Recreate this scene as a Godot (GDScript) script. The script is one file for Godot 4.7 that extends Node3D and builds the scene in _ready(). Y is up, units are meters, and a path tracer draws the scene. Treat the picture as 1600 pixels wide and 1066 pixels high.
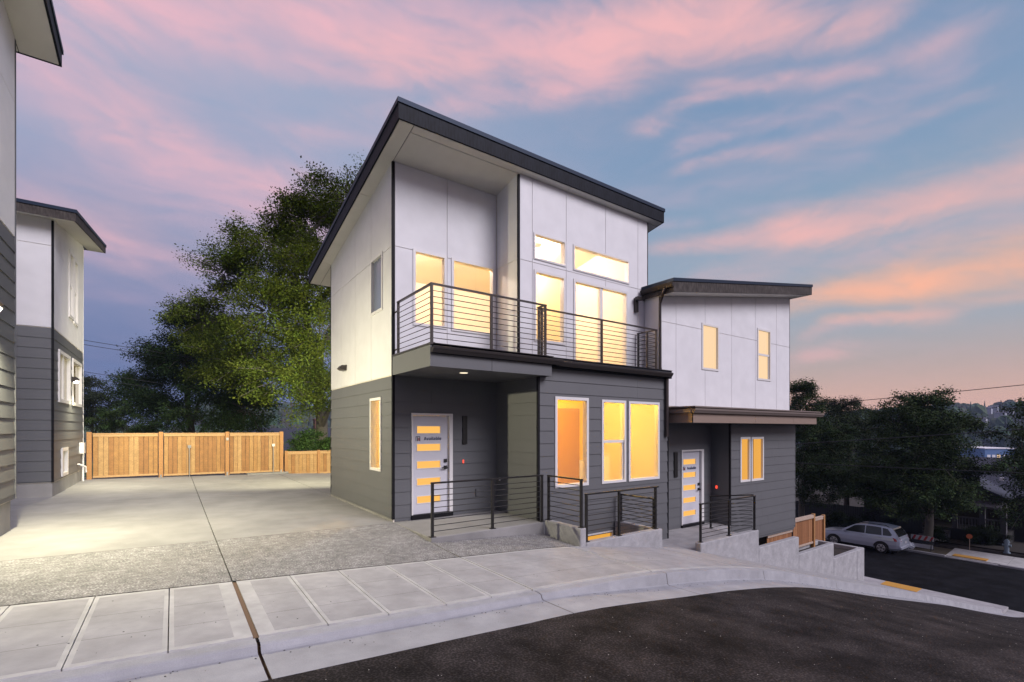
extends Node3D
# Two modern houses at dusk on a steep street. x runs along the house fronts (right in the picture), z towards the street, y up.

const SUN_E := 1.0
const LAMP_COL := Color(1.0, 0.96, 0.80)
const WARM := Color(1.0, 0.80, 0.34)

var M := {}
var org := {}
var leaves_total := 0
var rng := RandomNumberGenerator.new()

# ---------------------------------------------------------------- mesh builder
class MB extends RefCounted:
	var v := PackedVector3Array()
	var n := PackedVector3Array()
	var uv := PackedVector2Array()
	var has_uv := false
	func tri(a: Vector3, b: Vector3, c: Vector3) -> void:   # counter-clockwise seen from outside
		var m := (b - a).cross(c - a).normalized()
		v.append(a); v.append(c); v.append(b)
		n.append(m); n.append(m); n.append(m)
		uv.append(Vector2.ZERO); uv.append(Vector2.ZERO); uv.append(Vector2.ZERO)
	func quad(a: Vector3, b: Vector3, c: Vector3, d: Vector3) -> void:
		tri(a, b, c); tri(a, c, d)
	func quv(a: Vector3, b: Vector3, c: Vector3, d: Vector3, ua: Vector2, ub: Vector2, uc: Vector2, ud: Vector2) -> void:
		has_uv = true
		var k := v.size()
		quad(a, b, c, d)
		uv[k] = ua; uv[k + 1] = uc; uv[k + 2] = ub
		uv[k + 3] = ua; uv[k + 4] = ud; uv[k + 5] = uc
	func tris(a: Vector3, b: Vector3, c: Vector3, na: Vector3, nb: Vector3, nc: Vector3) -> void:
		v.append(a); v.append(c); v.append(b)
		n.append(na); n.append(nc); n.append(nb)
		uv.append(Vector2.ZERO); uv.append(Vector2.ZERO); uv.append(Vector2.ZERO)
	func hexa(p: Array) -> void:   # 0-3 bottom ring, 4-7 top ring, both counter-clockwise seen from above
		quad(p[3], p[2], p[1], p[0]); quad(p[4], p[5], p[6], p[7])
		for i in 4:
			var j := (i + 1) % 4
			quad(p[i], p[j], p[j + 4], p[i + 4])
	func box(a: Vector3, b: Vector3) -> void:
		var lo := Vector3(minf(a.x, b.x), minf(a.y, b.y), minf(a.z, b.z))
		var hi := Vector3(maxf(a.x, b.x), maxf(a.y, b.y), maxf(a.z, b.z))
		hexa([Vector3(lo.x, lo.y, hi.z), Vector3(hi.x, lo.y, hi.z), Vector3(hi.x, lo.y, lo.z), Vector3(lo.x, lo.y, lo.z),
			Vector3(lo.x, hi.y, hi.z), Vector3(hi.x, hi.y, hi.z), Vector3(hi.x, hi.y, lo.z), Vector3(lo.x, hi.y, lo.z)])
	func bbox(a: Vector3, b: Vector3, r: float) -> void:   # box with chamfered edges
		var lo := Vector3(minf(a.x, b.x), minf(a.y, b.y), minf(a.z, b.z))
		var hi := Vector3(maxf(a.x, b.x), maxf(a.y, b.y), maxf(a.z, b.z))
		var c := (lo + hi) / 2.0
		var h := (hi - lo) / 2.0
		var pts := {}
		for sx in [-1.0, 1.0]:
			for sy in [-1.0, 1.0]:
				for sz in [-1.0, 1.0]:
					pts[[sx, sy, sz, 0]] = c + Vector3(sx * h.x, sy * (h.y - r), sz * (h.z - r))
					pts[[sx, sy, sz, 1]] = c + Vector3(sx * (h.x - r), sy * h.y, sz * (h.z - r))
					pts[[sx, sy, sz, 2]] = c + Vector3(sx * (h.x - r), sy * (h.y - r), sz * h.z)
					oriented([pts[[sx, sy, sz, 0]], pts[[sx, sy, sz, 1]], pts[[sx, sy, sz, 2]]], c)
		for s in [-1.0, 1.0]:
			oriented([pts[[s, -1.0, -1.0, 0]], pts[[s, 1.0, -1.0, 0]], pts[[s, 1.0, 1.0, 0]], pts[[s, -1.0, 1.0, 0]]], c)
			oriented([pts[[-1.0, s, -1.0, 1]], pts[[1.0, s, -1.0, 1]], pts[[1.0, s, 1.0, 1]], pts[[-1.0, s, 1.0, 1]]], c)
			oriented([pts[[-1.0, -1.0, s, 2]], pts[[1.0, -1.0, s, 2]], pts[[1.0, 1.0, s, 2]], pts[[-1.0, 1.0, s, 2]]], c)
			for t in [-1.0, 1.0]:
				oriented([pts[[-1.0, s, t, 1]], pts[[1.0, s, t, 1]], pts[[1.0, s, t, 2]], pts[[-1.0, s, t, 2]]], c)
				oriented([pts[[s, -1.0, t, 0]], pts[[s, 1.0, t, 0]], pts[[s, 1.0, t, 2]], pts[[s, -1.0, t, 2]]], c)
				oriented([pts[[s, t, -1.0, 0]], pts[[s, t, 1.0, 0]], pts[[s, t, 1.0, 1]], pts[[s, t, -1.0, 1]]], c)
	func oriented(p: Array, c: Vector3) -> void:
		var m: Vector3 = (p[1] - p[0]).cross(p[2] - p[0])
		if m.dot(p[0] - c) < 0.0:
			p.reverse()
		if p.size() == 3:
			tri(p[0], p[1], p[2])
		else:
			quad(p[0], p[1], p[2], p[3])
	func tube(pts: Array, radii: Array, sides: int, caps := true) -> void:
		var rings := []
		var ref := Vector3(0.31, 0.17, 0.93).normalized()
		for i in pts.size():
			var d: Vector3 = (pts[mini(i + 1, pts.size() - 1)] - pts[maxi(i - 1, 0)]).normalized()
			if absf(d.dot(ref)) > 0.95: ref = Vector3(1, 0, 0) if absf(d.x) < 0.8 else Vector3(0, 1, 0)
			var a := d.cross(ref).normalized()
			var b := d.cross(a).normalized()
			var ring := []
			for k in sides:
				var t := TAU * k / sides
				var o := a * cos(t) + b * sin(t)
				ring.append([pts[i] + o * radii[i], o])
			rings.append(ring)
		for i in pts.size() - 1:
			for k in sides:
				var j := (k + 1) % sides
				var p: Array = rings[i][k]; var q: Array = rings[i][j]; var r: Array = rings[i + 1][j]; var s: Array = rings[i + 1][k]
				tris(p[0], q[0], r[0], p[1], q[1], r[1]); tris(p[0], r[0], s[0], p[1], r[1], s[1])
		if caps:
			for e in [0, pts.size() - 1]:
				for k in sides:
					oriented([pts[e], rings[e][k][0], rings[e][(k + 1) % sides][0]], pts[0 if e else pts.size() - 1])
	func prism(poly: Array, f: Callable, d0: float, d1: float) -> void:   # poly of Vector2, f(p, d) -> Vector3
		var pk := PackedVector2Array(poly)
		var idx := Geometry2D.triangulate_polygon(pk)
		var c := Vector2.ZERO
		for p in poly: c += p
		c /= poly.size()
		var mid: Vector3 = f.call(c, (d0 + d1) / 2.0)
		for i in range(0, idx.size(), 3):
			for d in [d0, d1]:
				var a: Vector3 = f.call(pk[idx[i]], d); var b: Vector3 = f.call(pk[idx[i + 1]], d); var e: Vector3 = f.call(pk[idx[i + 2]], d)
				var outw: Vector3 = f.call(c, d) - mid
				if (b - a).cross(e - a).dot(outw) < 0.0: tri(a, e, b)
				else: tri(a, b, e)
		for i in poly.size():
			var p: Vector2 = poly[i]; var q: Vector2 = poly[(i + 1) % poly.size()]
			quad(f.call(p, d0), f.call(q, d0), f.call(q, d1), f.call(p, d1))
	func mesh(off := Vector3.ZERO) -> ArrayMesh:
		var am := ArrayMesh.new()
		var arr := []
		arr.resize(Mesh.ARRAY_MAX)
		if off != Vector3.ZERO:
			for i in v.size(): v[i] -= off
		arr[Mesh.ARRAY_VERTEX] = v
		arr[Mesh.ARRAY_NORMAL] = n
		if has_uv: arr[Mesh.ARRAY_TEX_UV] = uv
		am.add_surface_from_arrays(Mesh.PRIMITIVE_TRIANGLES, arr)
		return am

# ---------------------------------------------------------------- nodes
func part(parent: Node3D, called: String, mb: MB, mat: Material, label := "") -> MeshInstance3D:
	var off: Vector3 = org.get(parent, Vector3.ZERO)
	var o := MeshInstance3D.new()
	o.name = called
	o.mesh = mb.mesh(off)
	o.material_override = mat
	parent.add_child(o, true)
	org[o] = off
	if label: o.set_meta("label", label)
	return o

func place(parent: Node3D, called: String, mesh: Mesh, mat: Material, at: Vector3, basis_ := Basis.IDENTITY) -> MeshInstance3D:
	var off: Vector3 = org.get(parent, Vector3.ZERO)
	var o := MeshInstance3D.new()
	o.name = called
	o.mesh = mesh
	o.material_override = mat
	o.transform = Transform3D(basis_, at - off)
	parent.add_child(o, true)
	org[o] = at
	return o

func thing(called: String, label: String, category: String, base: Vector3, group := "") -> Node3D:
	var o := Node3D.new()
	o.name = called
	o.position = base
	add_child(o, true)
	org[o] = base
	tag(o, label, category, group)
	return o

func tag(o: Node, label: String, category: String, group := "") -> void:
	o.set_meta("label", label)
	o.set_meta("category", category)
	if group: o.set_meta("group", group)

func struct(called: String, mb: MB, mat: Material) -> MeshInstance3D:
	var o := part(self, called, mb, mat)
	o.set_meta("kind", "structure")
	return o

# ---------------------------------------------------------------- materials
func lin(r: float, g: float, b: float) -> Color:
	return Color(r, g, b).linear_to_srgb()

func flat(c: Color, rough := 0.8, metal := 0.0) -> StandardMaterial3D:
	var m := StandardMaterial3D.new()
	m.albedo_color = c
	m.roughness = rough
	m.metallic = metal
	return m

func noise(kind: int, freq: float, oct: int, sd: int) -> FastNoiseLite:
	var f := FastNoiseLite.new()
	f.noise_type = kind
	f.frequency = freq
	f.fractal_octaves = oct
	f.seed = sd
	return f

func grey_tex(size: int, layers: Array, mid: float) -> ImageTexture:   # layers: [noise, amount, power]
	var ims := []
	for l in layers:
		var im: Image = l[0].get_seamless_image(size, size)
		im.convert(Image.FORMAT_L8)
		ims.append(im.get_data())
	var out := PackedByteArray()
	out.resize(size * size * 3)
	for i in size * size:
		var x := mid
		for k in layers.size():
			x += layers[k][1] * (pow(ims[k][i] / 255.0, layers[k][2]) - 0.5)
		var b := int(clampf(x, 0.0, 1.0) * 255.0)
		out[i * 3] = b; out[i * 3 + 1] = b; out[i * 3 + 2] = b
	return ImageTexture.create_from_image(Image.create_from_data(size, size, false, Image.FORMAT_RGB8, out))

func tri_mat(c: Color, tex: Texture2D, scale: Vector3, rough: float, blotch: Texture2D = null, bscale := 0.2, bump: Texture2D = null, bump_cm := 0.3) -> StandardMaterial3D:
	var m := flat(c, rough)
	m.albedo_texture = tex
	m.uv1_triplanar = true
	m.uv1_world_triplanar = true
	m.uv1_scale = scale
	if blotch:
		m.detail_enabled = true
		m.detail_blend_mode = BaseMaterial3D.BLEND_MODE_MUL
		m.detail_albedo = blotch
		m.detail_uv_layer = BaseMaterial3D.DETAIL_UV_2
		m.uv2_triplanar = true
		m.uv2_world_triplanar = true
		m.uv2_scale = Vector3.ONE * bscale
	if bump:
		m.heightmap_enabled = true
		m.heightmap_texture = bump
		m.heightmap_scale = bump_cm
	return m

func emit_mat(c: Color, e: float, rough := 0.6, albedo := Color(0.2, 0.18, 0.15)) -> StandardMaterial3D:
	var m := flat(albedo, rough)
	m.emission_enabled = true
	m.emission = c
	m.emission_energy_multiplier = e
	return m

func materials() -> void:
	var V := FastNoiseLite.TYPE_SIMPLEX_SMOOTH
	var C := FastNoiseLite.TYPE_CELLULAR
	var grain := grey_tex(512, [[noise(V, 0.40, 3, 1), 0.20, 1.0], [noise(V, 0.10, 3, 2), 0.06, 1.0]], 0.88)
	var blotch := grey_tex(512, [[noise(V, 0.008, 5, 3), 0.15, 1.0], [noise(V, 0.03, 4, 31), 0.08, 1.0]], 0.92)
	var soft := grey_tex(256, [[noise(V, 0.02, 4, 4), 0.035, 1.0]], 0.97)
	var agg := grey_tex(1024, [[noise(C, 0.12, 1, 5), 0.58, 1.0], [noise(V, 0.22, 2, 6), 0.42, 1.0], [noise(V, 0.015, 3, 7), 0.22, 1.0]], 0.74)
	var tar := grey_tex(1024, [[noise(C, 0.14, 1, 8), 0.62, 1.0], [noise(V, 0.4, 2, 9), 0.50, 1.0]], 0.68)
	var tarblotch := grey_tex(512, [[noise(V, 0.012, 5, 10), 0.6, 1.0], [noise(V, 0.05, 3, 11), 0.25, 1.0]], 0.72)
	var brush := grey_tex(512, [[noise(V, 0.05, 4, 12), 0.05, 1.0], [noise(V, 0.35, 2, 13), 0.10, 1.0]], 0.92)
	var wood := grey_tex(512, [[noise(V, 0.045, 4, 14), 0.42, 1.0], [noise(V, 0.3, 2, 15), 0.16, 1.0]], 0.80)
	var streak := grey_tex(256, [[noise(V, 0.03, 4, 16), 0.5, 1.0]], 0.84)
	M.concrete_pale = tri_mat(lin(0.355, 0.35, 0.34), grain, Vector3.ONE * 0.9, 0.9, blotch, 0.13, grain, 0.15)
	M.aggregate = tri_mat(lin(0.54, 0.53, 0.52), agg, Vector3.ONE * 0.42, 0.92, blotch, 0.22, agg, 0.5)
	M.walk = tri_mat(lin(0.43, 0.425, 0.43), brush, Vector3(0.5, 1.0, 5.0), 0.9, blotch, 0.29, brush, 0.12)
	M.walk_edge = tri_mat(lin(0.47, 0.468, 0.465), soft, Vector3.ONE * 0.7, 0.8, blotch, 0.4)
	M.kerb = tri_mat(lin(0.46, 0.465, 0.49), grain, Vector3.ONE * 1.1, 0.88, blotch, 0.31, grain, 0.15)
	M.stem = tri_mat(lin(0.47, 0.47, 0.485), grain, Vector3(0.7, 0.7, 0.7), 0.9, blotch, 0.55, grain, 0.08)
	M.joint = flat(lin(0.055, 0.04, 0.03), 0.95)
	M.joint_brown = flat(lin(0.12, 0.07, 0.04), 0.95)
	M.asphalt = tri_mat(lin(0.135, 0.116, 0.114), tar, Vector3.ONE * 0.36, 0.86, tarblotch, 0.16, tar, 0.5)
	M.asphalt_new = tri_mat(lin(0.034, 0.036, 0.044), tar, Vector3.ONE * 0.3, 0.8, tarblotch, 0.12, tar, 0.4)
	M.siding = tri_mat(lin(0.128, 0.133, 0.141), brush, Vector3(0.6, 3.0, 0.6), 0.55, soft, 0.3)
	M.panel = tri_mat(lin(0.72, 0.72, 0.735), soft, Vector3.ONE * 0.4, 0.6, soft, 0.17)
	M.soffit = tri_mat(lin(0.66, 0.65, 0.61), soft, Vector3.ONE * 0.5, 0.7)
	M.seam = flat(lin(0.25, 0.25, 0.27), 0.9)
	M.plaster = flat(lin(0.72, 0.66, 0.55), 0.9)
	M.plaster_yellow = flat(lin(0.80, 0.60, 0.11), 0.9)
	M.floorwood = flat(lin(0.30, 0.19, 0.10), 0.4)
	M.fascia = tri_mat(lin(0.015, 0.018, 0.026), streak, Vector3(2.5, 0.4, 2.5), 0.55)
	M.fascia_brown = tri_mat(lin(0.085, 0.075, 0.070), streak, Vector3(2.5, 0.5, 2.5), 0.6)
	M.flashing = flat(lin(0.022, 0.032, 0.052), 0.45, 0.2)
	M.canopy = tri_mat(lin(0.25, 0.19, 0.155), soft, Vector3(0.5, 2.0, 2.0), 0.6)
	M.gutter = flat(lin(0.045, 0.040, 0.040), 0.3, 0.3)
	M.gutter_tan = flat(lin(0.17, 0.14, 0.125), 0.7)
	M.downpipe = flat(lin(0.028, 0.022, 0.022), 0.4)
	M.trim = flat(lin(0.012, 0.012, 0.014), 0.5)
	M.metal = flat(lin(0.022, 0.021, 0.021), 0.35, 0.3)
	M.rail_bronze = flat(lin(0.055, 0.048, 0.046), 0.35, 0.5)
	M.vinyl = flat(lin(0.62, 0.61, 0.60), 0.35)
	M.door = flat(lin(0.52, 0.52, 0.56), 0.4)
	M.black = flat(lin(0.01, 0.01, 0.01), 0.4)
	M.steel = flat(lin(0.45, 0.45, 0.45), 0.3, 0.8)
	M.glass = flat(Color(0.9, 0.95, 1.0, 0.06), 0.02)
	M.glass.transparency = BaseMaterial3D.TRANSPARENCY_ALPHA
	M.sky_glass = flat(lin(0.16, 0.18, 0.24), 0.04)
	M.dark_glass = flat(lin(0.02, 0.022, 0.022), 0.05)
	M.olive_glass = emit_mat(Color(0.62, 0.52, 0.22), 0.22, 0.08)
	M.lit_glass = emit_mat(Color(1.0, 0.74, 0.36), 0.95, 0.25)
	M.lit_blind = emit_mat(Color(0.98, 0.70, 0.28), 0.80, 0.15)
	M.lit_pale = emit_mat(Color(1.0, 0.85, 0.66), 0.88, 0.06)
	M.led = emit_mat(Color(1.0, 0.93, 0.8), 1.2)
	M.lamp_face = emit_mat(Color(1.0, 0.96, 0.85), 6.0)
	M.red_led = emit_mat(Color(1.0, 0.30, 0.22), 1.5)
	M.bulb = emit_mat(Color(1.0, 0.9, 0.75), 4.0)
	M.wood_door = tri_mat(lin(0.60, 0.33, 0.045), brush, Vector3(3.0, 0.3, 3.0), 0.5)
	var tones := [[0.60, 0.34, 0.12], [0.55, 0.29, 0.095], [0.66, 0.40, 0.16], [0.47, 0.23, 0.075], [0.62, 0.36, 0.14]]
	for i in 5:
		M["cedar%d" % i] = tri_mat(lin(tones[i][0], tones[i][1], tones[i][2]), wood, Vector3(7.0, 0.7, 7.0), 0.8, blotch, 0.8)
	M.cedar_post = tri_mat(lin(0.52, 0.26, 0.09), wood, Vector3(5.0, 0.6, 5.0), 0.8)
	M.cedar_rail = tri_mat(lin(0.62, 0.38, 0.17), wood, Vector3(0.7, 6.0, 6.0), 0.8)
	for i in 3:
		var t: Array = [[0.40, 0.17, 0.065], [0.34, 0.14, 0.05], [0.46, 0.21, 0.085]][i]
		M["redwood%d" % i] = tri_mat(lin(t[0], t[1], t[2]), wood, Vector3(7.0, 0.7, 7.0), 0.8)
	M.cap_pale = tri_mat(lin(0.60, 0.46, 0.36), wood, Vector3(0.7, 6.0, 6.0), 0.8)
	M.bark = tri_mat(lin(0.10, 0.08, 0.065), wood, Vector3(3.0, 1.0, 3.0), 0.95, null, 0.2, wood, 2.0)
	M.bark_pale = tri_mat(lin(0.20, 0.18, 0.15), wood, Vector3(3.0, 1.5, 3.0), 0.95)
	M.soil = tri_mat(lin(0.045, 0.034, 0.026), agg, Vector3.ONE * 0.6, 0.97, blotch, 0.3)
	M.ground = tri_mat(lin(0.028, 0.035, 0.020), agg, Vector3.ONE * 0.3, 0.97, blotch, 0.05)
	M.grass_dry = tri_mat(lin(0.13, 0.10, 0.055), agg, Vector3.ONE * 0.8, 0.97, blotch, 0.4)
	M.yellow = tri_mat(lin(0.62, 0.32, 0.05), grain, Vector3.ONE * 2.0, 0.8)
	M.shingle = tri_mat(lin(0.055, 0.062, 0.095), streak, Vector3(2.0, 2.0, 2.0), 0.9)
	M.house_dark = flat(lin(0.016, 0.015, 0.015), 0.8)
	M.house_trim = flat(lin(0.085, 0.082, 0.095), 0.7)
	M.brick = flat(lin(0.13, 0.065, 0.05), 0.9)
	M.wire = flat(lin(0.02, 0.022, 0.025), 0.6)
	M.paint = flat(lin(0.46, 0.50, 0.61), 0.22, 0.35)
	M.paint.clearcoat_enabled = true
	M.paint.clearcoat = 0.7
	M.tyre = flat(lin(0.012, 0.012, 0.012), 0.85)
	M.rim = flat(lin(0.55, 0.55, 0.57), 0.3, 0.6)
	M.tail = flat(lin(0.30, 0.02, 0.02), 0.15)
	M.white_paint = flat(lin(0.72, 0.72, 0.74), 0.6)
	M.red_paint = flat(lin(0.38, 0.03, 0.03), 0.6)
	M.bag = flat(lin(0.66, 0.70, 0.78), 0.35)
	M.orange = flat(lin(0.42, 0.10, 0.035), 0.7)
	M.grey_wood = flat(lin(0.022, 0.026, 0.030), 0.9)
	M.hill_wall = flat(lin(0.34, 0.36, 0.40), 0.8)
	M.barrier_white = flat(lin(0.42, 0.42, 0.45), 0.7)
	for k in ["fascia", "fascia_brown", "flashing", "canopy", "gutter", "gutter_tan", "asphalt", "asphalt_new", "trim"]: M[k].metallic_specular = 0.22
	M.hydrant = flat(lin(0.22, 0.29, 0.36), 0.5)

# ---------------------------------------------------------------- wall framework
func frame(o: Vector3, u: Vector3, nn: Vector3) -> Dictionary:
	return {"o": o, "u": u, "n": nn}

func fp(F: Dictionary, u: float, y: float, d: float) -> Vector3:
	return F.o + F.u * u + Vector3.UP * y + F.n * d

func fhexa(mb: MB, F: Dictionary, u0: float, u1: float, y0: float, ya: float, yb: float, d0: float, d1: float) -> void:   # ya, yb: top heights at u0 and u1
	var a: Vector3 = F.u
	var flip: bool = a.cross(Vector3.UP).dot(F.n) < 0.0
	var p := [fp(F, u0, y0, d1), fp(F, u1, y0, d1), fp(F, u1, y0, d0), fp(F, u0, y0, d0), fp(F, u0, ya, d1), fp(F, u1, yb, d1), fp(F, u1, yb, d0), fp(F, u0, ya, d0)]
	if flip:
		p = [p[1], p[0], p[3], p[2], p[5], p[4], p[7], p[6]]
	mb.hexa(p)

func fbox(mb: MB, F: Dictionary, u0: float, u1: float, y0: float, y1: float, d0: float, d1: float) -> void:
	fhexa(mb, F, u0, u1, y0, y1, y1, d0, d1)

func cells(u0: float, u1: float, y0: float, y1: float, ops: Array) -> Array:
	var us := [u0, u1]
	for o in ops:
		for k in 2:
			if o[k] > u0 + 0.001 and o[k] < u1 - 0.001: us.append(o[k])
	us.sort()
	var out := []
	for i in us.size() - 1:
		if us[i + 1] - us[i] < 0.001: continue
		var mid: float = (us[i] + us[i + 1]) / 2.0
		var free := [[y0, y1]]
		for o in ops:
			if o[0] < mid and o[1] > mid:
				var nf := []
				for f in free:
					if o[3] <= f[0] or o[2] >= f[1]:
						nf.append(f)
						continue
					if o[2] > f[0] + 0.002: nf.append([f[0], o[2]])
					if o[3] < f[1] - 0.002: nf.append([o[3], f[1]])
				free = nf
		for f in free:
			var joined := false
			for c in out:
				if absf(c[1] - us[i]) < 0.001 and absf(c[2] - f[0]) < 0.001 and absf(c[3] - f[1]) < 0.001:
					c[1] = us[i + 1]
					joined = true
					break
			if not joined: out.append([us[i], us[i + 1], f[0], f[1]])
	return out

func top_at(top: Array, u: float) -> float:   # top: [height at u = 0, slope]
	return top[0] + top[1] * u

func shell(parent: Node3D, F: Dictionary, u0: float, u1: float, y0: float, top: Array, ops: Array, mat: Material) -> MeshInstance3D:
	var mb := MB.new()
	for c in cells(u0, u1, y0, 99.0, ops):
		if c[3] > 50.0:
			fhexa(mb, F, c[0], c[1], c[2], top_at(top, c[0]), top_at(top, c[1]), -0.15, 0.0)
		else:
			fbox(mb, F, c[0], c[1], c[2], c[3], -0.15, 0.0)
	return part(parent, "wall", mb, mat)

func siding(wall: Node3D, F: Dictionary, u0: float, u1: float, y0: float, y1: float, ops: Array, mat: Material, step := 0.25) -> void:
	var y := y1
	var d := 0.004
	var lip := 0.014
	while y > y0 + 0.02:
		var yl := maxf(y - step, y0)
		var cut := []
		for c in cells(u0, u1, yl, y, ops):
			if c[1] - c[0] > 1.9:
				var m: float = lerpf(c[0], c[1], rng.randf_range(0.2, 0.8))
				cut.append([c[0], m - 0.0015, c[2], c[3]])
				cut.append([m + 0.0015, c[1], c[2], c[3]])
			else: cut.append(c)
		for c in cut:
			var mb := MB.new()
			var t0: float = 0.004 + lip * (y - c[2]) / step
			var t1: float = 0.004 + lip * (y - c[3]) / step
			var a := fp(F, c[0], c[2], d + t0); var b := fp(F, c[1], c[2], d + t0)
			var e := fp(F, c[1], c[3], d + t1); var f := fp(F, c[0], c[3], d + t1)
			var a2 := fp(F, c[0], c[2], 0.001); var b2 := fp(F, c[1], c[2], 0.001)
			var e2 := fp(F, c[1], c[3], 0.001); var f2 := fp(F, c[0], c[3], 0.001)
			var mid := (a + e2) / 2.0
			mb.oriented([a, b, e, f], mid); mb.oriented([a2, b2, b, a], mid); mb.oriented([f, e, e2, f2], mid)
			mb.oriented([a, f, f2, a2], mid); mb.oriented([b, e, e2, b2], mid)
			part(wall, "siding_board", mb, mat)
		y -= step

func panels(wall: Node3D, F: Dictionary, us: Array, ys: Array, top: Array, ops: Array, mat: Material, gap := 0.006) -> void:
	for i in us.size() - 1:
		for j in ys.size() - 1:
			var mb := MB.new()
			for c in cells(us[i] + gap, us[i + 1] - gap, ys[j] + gap, ys[j + 1] - gap, ops):
				var ta := top_at(top, c[0]); var tb := top_at(top, c[1])
				if c[2] > minf(ta, tb): continue
				fhexa(mb, F, c[0], c[1], c[2], minf(c[3], ta), minf(c[3], tb), 0.001, 0.016)
			if mb.v.size(): part(wall, "panel", mb, mat)

func window(parent: Node3D, F: Dictionary, o: Array, pane: Material, split := "", fw := 0.055, proud := 0.035) -> MeshInstance3D:
	var mb := MB.new()
	fbox(mb, F, o[0], o[1], o[2], o[2] + fw, -0.09, proud); fbox(mb, F, o[0], o[1], o[3] - fw, o[3], -0.09, proud)
	fbox(mb, F, o[0], o[0] + fw, o[2] + fw, o[3] - fw, -0.09, proud); fbox(mb, F, o[1] - fw, o[1], o[2] + fw, o[3] - fw, -0.09, proud)
	var w := part(parent, "window", mb, M.vinyl)
	var mu: float = (o[0] + o[1]) / 2.0
	var my: float = (o[2] + o[3]) / 2.0
	var parts := [[o[0] + fw, o[1] - fw, o[2] + fw, o[3] - fw]]
	if split == "hung":
		var r := MB.new()
		fbox(r, F, o[0] + fw, o[1] - fw, my - 0.03, my + 0.03, -0.07, 0.01)
		fbox(r, F, o[0] + fw, o[0] + fw + 0.035, o[2] + fw, my - 0.03, -0.07, -0.005)
		fbox(r, F, o[1] - fw - 0.035, o[1] - fw, o[2] + fw, my - 0.03, -0.07, -0.005)
		part(w, "sash", r, M.vinyl)
		parts = [[o[0] + fw, o[1] - fw, o[2] + fw, my - 0.03], [o[0] + fw, o[1] - fw, my + 0.03, o[3] - fw]]
	elif split == "slider":
		var r := MB.new()
		fbox(r, F, mu - 0.045, mu + 0.045, o[2] + fw, o[3] - fw, -0.07, 0.012)
		part(w, "sash", r, M.vinyl)
		parts = [[o[0] + fw, mu - 0.045, o[2] + fw, o[3] - fw], [mu + 0.045, o[1] - fw, o[2] + fw, o[3] - fw]]
	for p in parts:
		var g := MB.new()
		var q := [fp(F, p[0], p[2], -0.025), fp(F, p[1], p[2], -0.025), fp(F, p[1], p[3], -0.025), fp(F, p[0], p[3], -0.025)]
		g.oriented(q, fp(F, p[0], p[2], -1.0))
		part(w, "window_pane", g, pane)
	return w

func corner_trim(parent: Node3D, x: float, z: float, y0: float, y1: float, dx: float, dz: float) -> void:
	var mb := MB.new()
	mb.box(Vector3(x - 0.026 * signf(dx) * 0.0 + dx, y0, z + dz), Vector3(x - dx * 0.35, y1, z - dz * 0.35))
	part(parent, "corner_trim", mb, M.trim)

# street profile: height of the pavement along x
const KX := [-60.0, 2.2, 4.65, 6.1, 8.9, 13.5, 18.0, 22.0, 25.0, 26.2, 90.0]
const KY := [3.49, -0.242, -0.60, -0.93, -1.66, -2.79, -4.0, -5.05, -5.74, -5.88, -5.88]
func prof(x: float) -> float:
	for i in KX.size() - 1:
		if x <= KX[i + 1]:
			return lerpf(KY[i], KY[i + 1], (x - KX[i]) / (KX[i + 1] - KX[i]))
	return KY[-1]
func sw(x: float) -> float:
	return (prof(x - 0.8) + prof(x - 0.4) + prof(x) + prof(x + 0.4) + prof(x + 0.8)) / 5.0
func drop(x: float) -> float:
	return lerpf(0.062, 0.16, smoothstep(0.0, 2.3, x))

func strip(mb: MB, x0: float, x1: float, step: float, rows: Callable) -> void:   # rows(x) -> Array of Vector2(z, y), swept along x
	var n := maxi(1, int(ceil((x1 - x0) / step)))
	for i in n:
		var xa := lerpf(x0, x1, float(i) / n); var xb := lerpf(x0, x1, float(i + 1) / n)
		var ra: Array = rows.call(xa); var rb: Array = rows.call(xb)
		for k in ra.size() - 1:
			mb.quad(Vector3(xa, ra[k + 1].y, ra[k + 1].x), Vector3(xb, rb[k + 1].y, rb[k + 1].x), Vector3(xb, rb[k].y, rb[k].x), Vector3(xa, ra[k].y, ra[k].x))

# ---------------------------------------------------------------- sky
const CAM_AZ := -54.66   # azimuth (degrees, from +x towards +z) of the middle of the view

func pal(table: Array, e: float) -> Vector3:
	for i in table.size() - 1:
		if e <= table[i + 1][0]:
			var t: float = clampf((e - table[i][0]) / (table[i + 1][0] - table[i][0]), 0.0, 1.0)
			var a := Vector3(table[i][1], table[i][2], table[i][3]); var b := Vector3(table[i + 1][1], table[i + 1][2], table[i + 1][3])
			return a.lerp(b, t)
	return Vector3(table[-1][1], table[-1][2], table[-1][3])

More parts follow.
